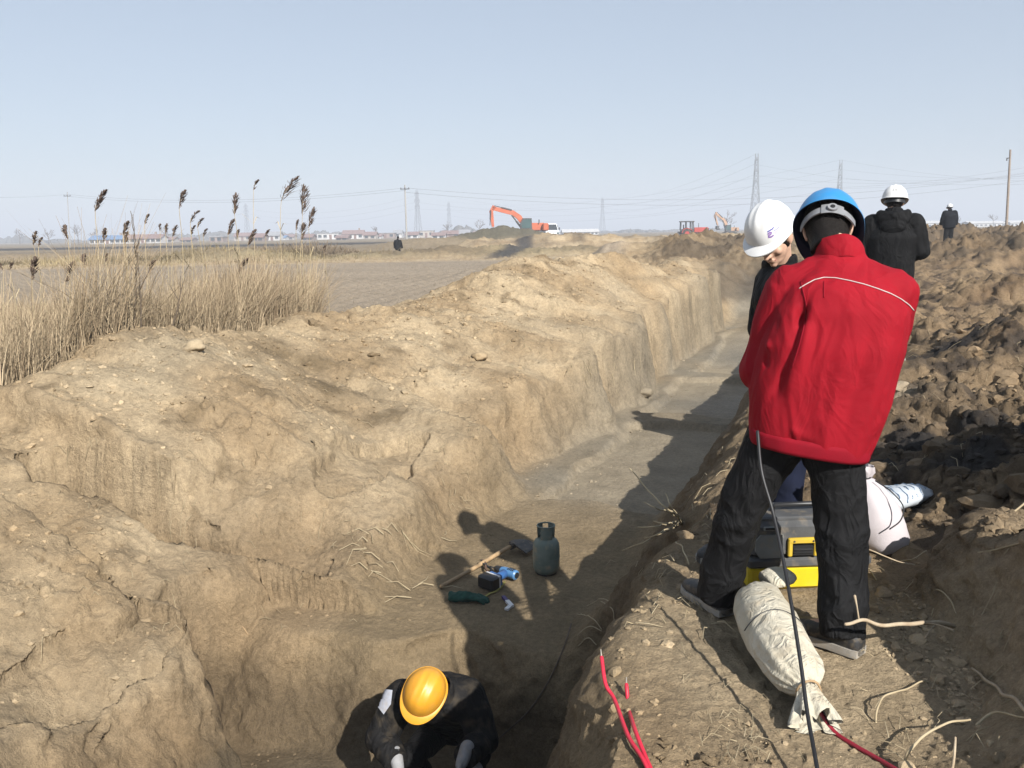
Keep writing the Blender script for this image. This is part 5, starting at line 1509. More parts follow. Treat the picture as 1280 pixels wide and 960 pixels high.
    o = link('clods', me, CLOD); o['kind'] = 'stuff'; o['label'] = 'loose clods and crumbs of earth over the spoil'
CLOD = vmat("clod_earth", .95, .15, (9.0, 60.0, 160.0), .5, .01)
clods()

# a few big clods that stand out on the left crest
def big_clod(px, py, s, label):
    p = og(px, py, 0); V0, F0 = ICO3
    D = 1 + .34 * n3(V0 * 1.2 + px, 2) + .16 * n3(V0 * 3 + py, 3) + .06 * n3(V0 * 8, 5)
    q = V0 * D[:, None] * np.array([1.25, 1.0, .72]) * s
    me = make_mesh('dirt_clod', q, F0); z, c = terrain(np.array([p.x]), np.array([p.y]), True)
    set_tint(me, np.repeat(c * .92, len(q), 0))
    o = link('dirt_clod', me, CLOD, None, p + V3(0, 0, s * .3)); tag(o, label, 'clod')
big_clod(243, 437, .085, 'rounded earth clod on the crest of the left bank, before the reeds')
big_clod(600, 448, .075, 'pale clod halfway along the left spoil slope')
big_clod(805, 493, .12, 'lump fallen at the foot of the trench wall, beyond the puddle edge')
# ================================================================ dry grass and reeds on the left
GRASS = vmat("dry_grass", .9, .12, (4.0, 30.0), 0)
STALK = mat("reed_stalk", (.30, .235, .135), .8, .2, 8, col2=(.40, .325, .20))
PLUME = mat("reed_plume", (.095, .066, .053), .95, .3, 18, col2=(.18, .135, .108), spec=.1)
LEAF = mat("reed_leaf", (.33, .26, .15), .85, .2, 10, col2=(.42, .34, .21))

def blades(N, xy, hfun, wmax, colr, lean=.25, name='dry_grass', label='', seed=1, segs=3, curve=.5):
    r = np.random.default_rng(seed)
    x, y = xy(N, r); n = len(x)
    z = terrain(x, y) - .02
    h = hfun(x, y, r)
    a = r.random(n) * 6.283; la = r.normal(0, lean, n); wd = r.normal(.12, .10, n)
    dx = np.cos(a) * la + wd; dy = np.sin(a) * la
    w = wmax * r.uniform(.5, 1, n) * (1 + np.hypot(x, y) / 40)
    fa = r.random(n) * 3.14; wx = np.cos(fa) * w; wy = np.sin(fa) * w
    q = np.linspace(0, 1, segs + 1); V = []
    for k in q:
        b = k ** (1 + curve); cx = x + dx * h * b; cy = y + dy * h * b; cz = z + h * (k - .15 * b * np.hypot(dx, dy))
        t = 1 - .75 * k
        V.append(np.stack([cx - wx * t, cy - wy * t, cz], 1)); V.append(np.stack([cx + wx * t, cy + wy * t, cz], 1))
    V = np.stack(V, 1); m = V.shape[1]
    base = (np.arange(n) * m)[:, None]
    F = np.concatenate([base + np.array([[2 * k, 2 * k + 1, 2 * k + 3, 2 * k + 2]]) for k in range(segs)], 0)
    C = colr(x, y, r); C = np.repeat(C[:, None, :], m, 1).reshape(-1, 3)
    V = V.reshape(-1, 3)
    me = bpy.data.meshes.new(name); me.vertices.add(len(V)); me.vertices.foreach_set('co', V.astype(np.float32).ravel())
    me.loops.add(F.size); me.loops.foreach_set('vertex_index', F.astype(np.int32).ravel())
    me.polygons.add(len(F)); me.polygons.foreach_set('loop_start', (np.arange(len(F)) * 4).astype(np.int32))
    me.update(calc_edges=True); set_tint(me, C)
    o = link(name, me, GRASS); o['kind'] = 'stuff'; o['label'] = label
    return o

def reed_zone(N, r):
    y = r.uniform(5.5, 17.0, N * 3); x = -.22 * y - np.abs(r.normal(0, 1, N * 3)) * .55 * y * .5 - .05
    s, t = st(x, y); w = -(t + 2.35)
    edge = np.interp(s, _S, _CW) + .30 + .5 * n2(s * .9, 4.0, 71)
    dens = n2(x * .55, y * .55, 72) + .45
    ok = (w > edge) & (x > -15) & (x < -.235 * y + .35 * n2(y * .8, 0.3, 73)) & (r.random(len(x)) < np.clip(dens + .35, .12, 1))
    x, y = x[ok][:N], y[ok][:N]
    return x, y
def straw_col(x, y, r):
    n = len(x); k = r.random(n)[:, None]
    a = np.array([.435, .345, .228]); b = np.array([.295, .222, .140]); c = np.array([.150, .105, .066])
    C = a * k + b * (1 - k); d = (r.random(n) < np.clip(.30 + .8 * n2(x * .7, y * .5, 74), .06, .85))[:, None]
    return np.where(d, C * .3 + c * .7, C)
def reed_h(x, y, r):
    k = np.clip(.75 + .5 * n2(x * .45, y * .45, 75), .35, 1.25)
    right = ss(-3.1, -2.5, x)
    return (.60 * k + .66 * ss(-6.0, -3.4, x) * np.clip(.75 + .6 * n2(x * .8, y * .8, 99), .4, 1.2)) * r.uniform(.30, 1.25, len(x))
blades(32000, reed_zone, reed_h, .0042, straw_col, .30, 'dry_grass', 'tangle of dry straw-coloured grass behind the left bank', 5)
def tangle_zone(N, r):
    x, y = reed_zone(N * 2, r); k = r.random(len(x)) < .15 + .85 * ss(-7, -4, x); return x[k][:N], y[k][:N]
blades(11000, tangle_zone, lambda x, y, r: reed_h(x, y, r) * .9, .0045, lambda x, y, r: straw_col(x, y, r) * r.uniform(.55, 1.1, len(x))[:, None], .75, 'bent_grass', 'broken and bent stems tangled through the dry grass', 15, 4, .8)
blades(6000, reed_zone, lambda x, y, r: r.uniform(.10, .40, len(x)), .0055, lambda x, y, r: straw_col(x, y, r) * .75, .55, 'grass_litter', 'flattened dead grass under the reeds', 6)
# short stubble on the field and weeds on the far bank
def stub_zone(N, r):
    y = 14 * np.exp(r.random(N) * math.log(3.3)); x = y * r.uniform(-.62, .05, N); s, t = st(x, y); w = -(t + 2.35); ok = (w > 5.5) & (y < 48); return x[ok], y[ok]
blades(14000, stub_zone, lambda x, y, r: r.uniform(.02, .085, len(x)), .006, lambda x, y, r: np.array([.215, .178, .13])[None] * r.uniform(.6, 1.45, len(x))[:, None], .5, 'field_stubble', 'short grey stubble over the ploughed field', 8, 1, 0)
def bank_zone(N, r):
    x = -36 + 30 * r.random(N) ** 1.5; y = 55 + .05 * x + r.normal(0, 2.6, N); ok = r.random(N) < 1 - ss(-14, -7, x) * .85; return x[ok], y[ok]
blades(9000, bank_zone, lambda x, y, r: r.uniform(.10, .55, len(x)) * np.clip(.6 + n2(x * .3, y * .3, 76), .15, 1.4), .012, lambda x, y, r: (np.array([.27, .215, .12])[None] * np.clip(.7 + .7 * n2(x * .2, y * .2, 77), .35, 1.3)[:, None]), .5, 'bank_weeds', 'dry yellow weeds on the bank beyond the field', 9, 2)

# reeds one by one: (pixel of the plume foot, plume length in pixels, lean in pixels, distance)
REEDS = [(119, 263, 24, 11, 9.8), (224, 260, 21, 6, 9.6), (293, 267, 24, 1, 10.2), (352, 250, 27, 16, 9.4), (378, 268, 34, 1, 9.8), (386, 284, 23, 5, 10.4), (317, 237, 12, 5, 12.6), (238, 278, 14, 9, 11.0), (247, 284, 11, 6, 11.4), (181, 280, 12, 4, 12.0),
         (285, 293, 18, 6, 10.0), (296, 298, 11, 2, 11.8), (370, 287, 12, 2, 11.4), (377, 299, 19, 2, 10.4), (310, 306, 18, 8, 9.6), (332, 296, 9, 4, 12.2), (85, 299, 17, -3, 10.4), (130, 302, 16, 1, 10.6), (154, 294, 17, 5, 10.0), (157, 303, 13, 2, 9.2),
         (200, 289, 9, 0, 12.4), (207, 292, 12, 1, 11.8), (216, 296, 14, 4, 11.2), (239, 293, 11, 4, 11.6), (254, 296, 10, 4, 12.2), (42, 306, 16, 2, 10.8), (48, 308, 11, 4, 11.4), (40, 349, 26, 3, 8.4), (107, 335, 17, -1, 9.0), (12, 337, 9, 4, 10.0), (4, 338, 9, -3, 9.6), (82, 352, 24, 8, 8.4), (132, 327, 10, 2, 10.0), (297, 342, 18, 10, 8.9), (186, 342, 16, 6, 9.4), (405, 316, 9, 1, 13.5)]
REED_NAMES = ['tall reed with dark drooping plume standing alone at the far left', 'tall reed, plume midway between the white houses and the bent plume', 'tall reed with upright narrow plume left of the bent plume', 'reed with the largest plume, bent over to the right', 'tall reed with the longest upright plume, just right of the bent one', 'slender reed with thin plume at the right end of the clump', 'thin reed whose small pale plume reaches highest', 'reed with slanting plume, right of the red-roofed white house', 'small slanting plume just below and right of its near twin', 'short reed plume above the red-roofed white house', 'leaning reed plume below the upright narrow plume', 'small plume right of the leaning one, on a short stem', 'tiny plume left of and below the longest upright plume', 'dark upright plume directly beneath the longest upright plume', 'broad dark plume low beneath the bent plume', 'small faint plume between the low dark plume and the bent one', 'short plume leaning left, above the plain at far left', 'narrow upright plume in front of the blue roof', 'dark plume at the gable between blue and red roofs', 'small ragged plume just under the plume at the gable', 'tiny plume just right of the red-roofed white house, leftmost of three', 'slim plume in the middle of three beside the red-roofed house', 'slanted plume, rightmost of three beside the red-roofed house', 'low slanting plume under the leaning twin plumes', 'small low plume left of the upright narrow plume', 'dark upright plume nearest the left edge at the horizon', 'stubby plume touching the dark one near the left edge', 'frayed plume over the field near the left edge', 'thin plume over the field below the narrow blue-roof plume', 'small drooping plume at the very left, below the horizon', 'smallest plume cut by the left edge of the picture', 'wide frayed plume over the grass, right of the left-edge one', 'thin short plume below the blue-roofed house', 'frayed plume over the grass below the upright narrow plume', 'frayed plume over the grass below the red-roofed house', 'short plume standing apart at the far right of the grass']
def reed(i, px, py, L, lean, Y):
    for _ in range(40):
        q_ = at(px, py, Y); s_, t_ = st(q_.x, Y)
        if -(t_ + 2.35) > np.interp(s_, _S, _CW) + 1.0: break
        Y += .35
    pf = at(px, py, Y); tip = at(px + lean, py - L, Y)
    s = random.Random(i * 7 + 3)
    b = V3(pf.x - (tip.x - pf.x) * s.uniform(.2, .9) + s.uniform(-.06, .06), Y + s.uniform(-.2, .2), 0)
    b.z = gz(b.x, b.y) - .03
    t = thing('reed', REED_NAMES[i], 'reed', b, 0, 'reeds with brown plumes behind the left bank')
    dirv = (tip - pf); Lm = dirv.length
    S = smooth_path([b, b.lerp(pf, .35) + V3(s.uniform(-.02, .02), 0, 0), b.lerp(pf, .75) + V3(s.uniform(-.02, .02), 0, 0), pf, pf + dirv * .6], 22)
    mb = MB(); mb.tube(S, list(np.linspace(.0058, .0024, 22)), 6, True); obj('stalk', mb, STALK, t, True)
    # plume: a rachis with many fine drooping branches
    mb = MB(); R0 = smooth_path([pf - dirv * .05, pf + dirv * .45 + V3(-.01, 0, .012), pf + dirv * .85 + V3(0, 0, 0), tip + V3(lean / 1065 * Y * .25, 0, -.015)], 16)
    mb.tube(R0, list(np.linspace(.004, .001, 16)), 4, False)
    nb_ = 120 if L > 15 else 70
    for k in range(nb_):
        q = s.random() ** .8 * .95
        p = R0[int(q * 15)]
        wmax = Lm * (.25 if i != 3 else .36) * (math.sin(min(1, q * 1.12 + .10) * PI) ** .7 + .08)
        a = s.uniform(0, 2 * PI); o = V3(math.cos(a), math.sin(a) * .8, 0) * wmax * s.uniform(.3, 1) + V3(wmax * .35 * (1 if lean >= 0 else -1), 0, 0)
        l = Lm * s.uniform(.16, .34) * (1.25 - .6 * q)
        e = p + dirv.normalized() * l * .8 + o; m_ = p.lerp(e, .5) + o * .2
        wv = V3(math.cos(a + 1.5), math.sin(a + 1.5), .2) * s.uniform(.005, .010)
        mb.add([p, m_ - wv, m_ + wv, e - wv * .7, e + wv * .7, e + (e - m_) * .5 - V3(0, 0, .006)], [(0, 1, 2), (1, 3, 4, 2), (3, 5, 4)])
    obj('plume', mb, PLUME, t)
    for k in range(s.randint(1, 3)):
        q = s.uniform(.35, .8); p = S[int(q * 15)]; a = s.uniform(0, 6.28); l = s.uniform(.18, .36)
        d1 = V3(math.cos(a), math.sin(a), .9) * l * .5; d2 = V3(math.cos(a) * 1.5, math.sin(a) * 1.5, .4) * l * .8
        wv = V3(-math.sin(a), math.cos(a), 0) * .006
        mb = MB(); mb.add([p - wv * .5, p + wv * .5, p + d1 - wv, p + d1 + wv, p + d2], [(0, 1, 3, 2), (2, 3, 4)]); obj('leaf', mb, LEAF, t)
for i, q in enumerate(REEDS): reed(i, *q)
# bare upright stems without plumes among the grass
for i, (px, py, bx, by, Y) in enumerate(((163, 263, 176, 405, 8.8), (166, 268, 158, 330, 9.0), (130, 350, 137, 390, 8.6), (226, 345, 214, 400, 9.0))):
    a = at(px, py, Y); b = V3(at(bx, by, Y).x, Y, 0); b.z = gz(b.x, b.y)
    stick([b, b.lerp(a, .5) + V3(.03, 0, 0), a], .009, .003, TWIGD, ['dark bare stem, tallest woody shoot in the dead grass', 'thin dark shoot beside the tallest woody stem', 'short dark stem at the left of the grass', 'dark stem below the white building'][i], 'woody_stem', side=[(.35, .25, (.5, 0, .9)), (.55, .20, (-.5, .1, .9)), (.7, .18, (.4, -.1, .9))], cat='stem')

# ================================================================ far things
def far_mat(name, c, r=.8, **k): return mat(name, c, r, .10, .6, **k)
WALLW = far_mat("white_render", (.50, .49, .48)); WALLC = far_mat("cream_render", (.36, .32, .28)); WALLB = far_mat("brick_render", (.24, .18, .15)); ROOFR = far_mat("red_roof", (.21, .135, .12)); ROOFG = far_mat("grey_roof", (.26, .26, .27)); ROOFB = far_mat("blue_roof", (.11, .19, .32))
GLASSD = far_mat("dark_glass", (.03, .035, .04), .2); DOORM = far_mat("door_paint", (.16, .09, .07)); CONC = far_mat("pole_concrete", (.30, .29, .27)); GALV = mat("galvanised_steel", (.20, .21, .22), .6, .1, .3, metal=.2)
WOODP = mat("weathered_pole", (.24, .19, .15), .85, .2, 1.5); LINE = mat("power_line_wire", (.11, .11, .115), .6, .1, .2); BARK = mat("bark", (.13, .10, .08), .9, .2, 2)
ORANGE = mat("digger_orange", (.40, .09, .035), .5, .1, 1.2, mud=.2); DGREY = mat("digger_grey", (.045, .045, .05), .6, .15, 1.5, mud=.2); GLASSC = mat("cab_glass", (.05, .085, .085), .15, .1, 1); REDP = mat("tractor_red", (.36, .035, .025), .5, .1, 1.2, mud=.2); WHITEV = mat("van_white", (.62, .63, .64), .3, .04, 1, mud=.15); RUBBER = mat("rubber", (.02, .02, .02), .85, .2, 2, mud=.4); PALEOR = mat("faded_orange", (.36, .22, .14), .55, .1, 1.2, mud=.2)

def house(px, wpx, hpx, Y, wall, roof, label, flat=False, gable=True, nw=0, depth=7.0, zoff=0):
    a = at(px, 300, Y); w = wpx / FOC * Y; h = hpx / FOC * Y
    b = V3(a.x, Y, gz(a.x, Y) + zoff)
    t = thing('house', label, 'house', b, 0, 'village houses along the horizon')
    wh = h * (1.0 if flat else .62)
    mb = MB(); mb.box(b + V3(0, depth / 2, wh / 2 - .3), (w / 2, depth / 2, wh / 2 + .3)); wl = obj('wall', mb, wall, t)
    if flat:
        mb = MB(); mb.box(b + V3(0, depth / 2, wh + .15), (w / 2 + .25, depth / 2 + .25, .15)); obj('roof', mb, roof, t)
    else:
        mb = MB(); e = .45
        mb.prism([(-.1 - e, wh - .25), (depth / 2, h), (depth + e, wh - .25), (depth + e, wh), (depth / 2, h + .3), (-e - .1, wh)], (w + .8, 0, 0), b, (0, 1, 0), (0, 0, 1)); rf = obj('roof', mb, roof, t)
        mb = MB(); mb.prism([(0, wh), (depth, wh), (depth / 2, h - .05)], (w - .02, 0, 0), b + V3(0, 0, -.02), (0, 1, 0), (0, 0, 1)); obj('gable', mb, wall, t)
        if w > 9:
            mb = MB(); mb.box(b + V3(w * .28, depth * .5, h + .5), (.35, .35, .7)); obj('chimney', mb, WALLB, rf)
    for k in range(nw):
        x = -w / 2 + w * (k + .5) / nw
        if k == nw // 2 and nw > 2:
            mb = MB(); mb.box(b + V3(x, -.03, 1.05), (.55, .06, 1.05)); obj('door', mb, DOORM, t)
        else:
            mb = MB(); mb.box(b + V3(x, -.03, wh * .56), (.75, .06, .6)); wo = obj('window', mb, GLASSD, t)
            mb = MB(); mb.box(b + V3(x, -.08, wh * .56 - .66), (.9, .10, .07)); obj('sill', mb, wall, wo)
R_ = random.Random(9)
house(134, 44, 9.5, 330, WALLW, ROOFB, 'long white house with blue roof at the left end of the village', nw=7)
house(178, 45, 10, 330, WALLW, ROOFR, 'long white house with pale red roof beside the blue-roofed one', nw=7)
house(152, 6, 12, 334, WALLC, ROOFG, 'narrow cream gable between the blue-roofed and red-roofed white houses', nw=1)
SPEC = [(212, 9, 6, 'c', 'r'), (232, 14, 5, 'b', 'r'), (270, 16, 6, 'b', 'g'), (303, 20, 9, 'c', 'r'), (322, 13, 9, 'b', 'r'), (340, 18, 10, 'w', 'g'), (360, 14, 6, 'c', 'r'), (384, 12, 7, 'b', 'r'), (410, 26, 7, 'w', 'g'), (441, 25, 10, 'w', 'r'), (427, 14, 5, 'b', 'r'), (462, 15, 8, 'c', 'r'), (482, 22, 6, 'b', 'g'), (515, 15, 7, 'w', 'r'), (533, 18, 8, 'c', 'g'), (548, 16, 6, 'w', 'r'), (563, 20, 8, 'b', 'r'), (581, 12, 9, 'w', 'g'), (600, 16, 6, 'c', 'r'), (497, 10, 9, 'w', 'g'), (472, 9, 5, 'w', 'r'), (352, 9, 5, 'w', 'b')]
WD = dict(w=WALLW, c=WALLC, b=WALLB); RD = dict(r=ROOFR, g=ROOFG, b=ROOFB); WN = dict(w='white', c='cream', b='brown brick'); RN = dict(r='red', g='grey', b='blue')
LB = ['small cream house right of the long white ones', 'low brick house with red roof behind the reeds', 'wide brick house with grey roof below the small slanting plumes', 'cream house with red roof left of the bent plume', 'brick house with red roof beneath the bent plume', 'white house with grey roof under the large bent plume', 'low cream house with red roof left of the longest plume', 'brick house just right of the longest plume',
      'long white shed with grey roof right of the reeds', 'broad white house with red roof, tallest between reeds and pole', 'low brick annexe against the broad white house', 'cream house right of the broad white house', 'long low brick building left of the thin pole', 'white house with red roof just right of the thin pole', 'cream house with grey roof beyond the tan bank', 'low white house over the tan bank', 'long brick house left of the grey spoil heap', 'tall white house at the foot of a far pylon', 'cream house showing over the grey spoil heap', 'narrow white tower house beside the thin pole', 'tiny white hut between the cream house and brick row', 'small white house with blue roof beneath the plumes']
for i, (px, w, h, a, b) in enumerate(SPEC):
    house(px, w, h, 330 + R_.uniform(-20, 120), WD[a], RD[b], LB[i], flat=(b == 'g' and i % 2 == 0), nw=max(1, int(w / 6)))
# long white sheds to the right
def shed(px0, px1, hpx, Y, label, bays):
    a = at(px0, 296, Y); b_ = at(px1, 296, Y); w = b_.x - a.x; h = hpx / FOC * Y; c = V3((a.x + b_.x) / 2, Y, gz(a.x, Y))
    t = thing('shed', label, 'shed', c, 0, 'long pale sheds on the horizon')
    mb = MB(); mb.box(c + V3(0, 6, h / 2 - .4), (w / 2, 6, h / 2 + .4)); obj('wall', mb, WALLW, t)
    mb = MB(); mb.prism([(-.5, h), (6, h + 1.2), (12.5, h), (12.5, h + .25), (6, h + 1.5), (-.5, h + .25)], (w + 1, 0, 0), c, (0, 1, 0), (0, 0, 1)); obj('roof', mb, WALLW, t)
    for k in range(bays):
        x = -w / 2 + w * (k + .5) / bays; mb = MB(); mb.box(c + V3(x, -.03, h * .45), (w / bays * .28, .06, h * .22)); obj('window', mb, GLASSD, t)
shed(704, 748, 3.2, 420, 'long white shed behind the white van', 9)
shed(1150, 1178, 5.5, 520, 'white shed between the hooded man and the distant man', 6)
shed(1212, 1256, 4, 560, 'low white shed between the distant man and the leaning pole', 8)
shed(1262, 1300, 4, 560, 'low white shed right of the leaning pole', 8)

# pylons
def pylon(px, py_top, py_base, label, az=0.0, arms=3):
    Hh = 44.0
    hp = py_base - py_top; Y = Hh * FOC / hp
    a = at(px, py_base, Y); b = V3(a.x, Y, gz(a.x, Y) if Y < 6000 else 0)
    t = thing('pylon', label, 'pylon', b, math.radians(az), 'lattice pylons of the power line')
    top = at(px, py_top, Y).z - b.z
    k = top / 44.0
    hw = lambda z: 3.0 * (1 - z / 27.0) + 1.25 * (z / 27.0) if z < 27 else 1.25 - .6 * (z - 27) / 17
    th_ = .24
    for sx in (-1, 1):
        for sy in (-1, 1):
            mb = MB(); P = [V3(sx * hw(z), sy * hw(z), z * k) for z in (0, 14, 27, 44)]
            for p, q in zip(P, P[1:]): mb.bar(p, q, th_)
            V = mb.verts(); me = make_mesh('leg', V, mb.f, False); fix_normals(me); link('leg', me, GALV, t)
    Z = [0, 7, 13, 18, 22.5, 27, 30, 33, 36, 39, 42]
    for side in range(4):
        mb = MB()
        for z0, z1 in zip(Z, Z[1:]):
            c = [(-1, -1), (1, -1), (1, 1), (-1, 1)]; a_, b_ = c[side], c[(side + 1) % 4]
            p0 = V3(a_[0] * hw(z0), a_[1] * hw(z0), z0 * k); p1 = V3(b_[0] * hw(z1), b_[1] * hw(z1), z1 * k); q0 = V3(b_[0] * hw(z0), b_[1] * hw(z0), z0 * k); q1 = V3(a_[0] * hw(z1), a_[1] * hw(z1), z1 * k)
            mb.bar(p0, p1, .16); mb.bar(q0, q1, .16); mb.bar(q1, p1, .16)
        me = make_mesh('bracing', mb.verts(), mb.f, False); fix_normals(me); link('bracing', me, GALV, t)
    tips = []
    for z, L in ((28, 4.6), (34, 5.0), (40, 4.0))[:arms]:
        for s in (-1, 1):
            mb = MB(); e = V3(s * L, 0, (z + .3) * k)
            for sy in (-1, 1):
                mb.bar(V3(s * hw(z), sy * hw(z), z * k), e, .20); mb.bar(V3(s * hw(z), sy * hw(z), (z + 2.0) * k), e, .16)
                mb.bar(V3(s * (hw(z) + (L - hw(z)) * .45), sy * hw(z) * .5, (z + .15) * k), V3(s * (hw(z) + (L - hw(z)) * .3), sy * hw(z) * .7, (z + 1.3) * k), .12)
            me = make_mesh('cross_arm', mb.verts(), mb.f, False); fix_normals(me); ao = link('cross_arm', me, GALV, t)
            mb = MB(); mb.tube([e, e - V3(0, 0, 2.2)], [.14, .14], 6); me = make_mesh('insulator', mb.verts(), mb.f, True); fix_normals(me); link('insulator', me, DGREY, ao)
            r_ = Matrix.Rotation(math.radians(az), 3, 'Z'); tips.append(b + r_ @ (e - V3(0, 0, 2.2)))
    tips.append(b + V3(0, 0, 44 * k))
    return tips
T1 = pylon(943, 192, 291, 'largest lattice pylon, rising just left of the white helmet and blue helmet', 62)
T2 = pylon(1047, 200, 288, 'pylon showing above the blue helmet', 62)
T3 = pylon(753, 247, 294, 'medium pylon right of the excavator and white van', 62)
T4 = pylon(523, 237, 298, 'faint pylon just right of the thin pole', 70)
T5 = pylon(562, 252, 297, 'fainter, smaller pylon between the thin pole and the excavator', 70)
T6 = pylon(310, 254, 300, 'very faint pylon among the reeds left of the bent plume', 70)
ORD = ['lowest left', 'lowest right', 'middle left', 'middle right', 'upper left', 'upper right', 'topmost'] if True else []
def wires(A, B, sag, label, rad, ext=None):
    for i, (a, b) in enumerate(zip(A, B)):
        a = Vector(a); b = Vector(b); n = 22
        pts = [a.lerp(b, k) - V3(0, 0, sag * 4 * k * (1 - k)) for k in np.linspace(0, 1, n)]
        mb = MB(); mb.tube(pts, rad, 5, True); tag(obj('power_line', mb, LINE, None, True), ORD[i] + ' ' + label, 'power line', 'wires strung between the pylons')
def off(T, d, dz=0): return [p + V3(*d) + V3(0, 0, dz) for p in T]
def vec_between(A, B): return B[0] - A[0]
wires(T3[::2], T1[::2], 9, 'wire between the medium pylon and the largest pylon', .05)
wires(T1[1::2], [at(1420, 182 + 20 * i, 330) for i in range(3)], 6, 'wire from the largest pylon out past the right edge', .035)
wires(T2[::2], [at(1500, 170 + 18 * i, 420) for i in range(4)], 6, 'wire from the blue-helmet pylon toward the right edge', .04)
wires(T5[::2], T2[::2], 13, 'wire between the smaller faint pylon and blue-helmet pylon', .05)
wires(T4[::3], [at(800, 240 + 12 * i, 950) for i in range(3)], 8, 'wire leaving the faint pylon beside the thin pole', .045)
wires(T6[:6:2], T4[:6:2], 10, 'wire from the pylon among reeds to the faint pylon', .05)

# poles
def pole(px, py_top, py_base, H, label, m, r, arm=True, zb=None):
    Y = H * FOC / (py_base - py_top); tp = at(px[0], py_top, Y); b = at(px[1], py_base, Y); b.z = gz(b.x, b.y) - .3
    t = thing('utility_pole', label, 'pole', b)
    mb = MB(); mb.tube([b, b.lerp(tp, .5), tp], [r, r * .85, r * .65], 10); obj('shaft', mb, m, t, True, sharp=40)
    if arm:
        c = b.lerp(tp, .93); mb = MB(); mb.box(c + V3(0, -r, 0), (.75, .06, .06)); a = obj('cross_arm', mb, DGREY, t)
        for x in (-.65, 0, .65):
            mb = MB(); mb.tube([c + V3(x, -r, .05), c + V3(x, -r, .30)], [.06, .04], 8); obj('insulator', mb, DGREY, a, True)
    return tp
p1 = pole((506, 509), 231, 313, 11, 'thin grey pole standing behind the bank near the tiny figure', CONC, .15)
p2 = pole((1263, 1257), 187, 300, 9.5, 'weathered wooden pole leaning slightly at the right edge', WOODP, .14, False)
mb = MB()
p3 = pole((84, 87), 240, 303, 11, 'faint thin pole at the far left beyond the village', CONC, .10)
c = p2 - V3(0, 0, .9); mb.tube([c - V3(.25, 0, 0), c + V3(.05, 0, .15)], [.05, .05], 8)
mb.tube([c - V3(.28, 0, .2), c - V3(.28, 0, -.1)], [.06, .05], 8)
po = [o for o in COL.objects if o.get('label', '').startswith('weathered wooden pole')][0]
obj('bracket', mb, DGREY, po, True)
wires([p3 - V3(0, 0, .5), p3 - V3(0, 0, .9)], [p1 - V3(0, 0, .5), p1 - V3(0, 0, .9)], 1.6, 'thin wire between the faint left pole and the thin grey pole', .014)
wires([p3 - V3(0, 0, .5)], [at(-160, 236, 150)], 1.0, 'thin wire running off left from the faint pole', .014)
wires([p1 - V3(0, 0, .5), p1 - V3(0, 0, 1.2)], [at(1400, 196, 170), at(1400, 205, 170)], 4.5, 'thin wire from the grey pole away to the right edge', .016)

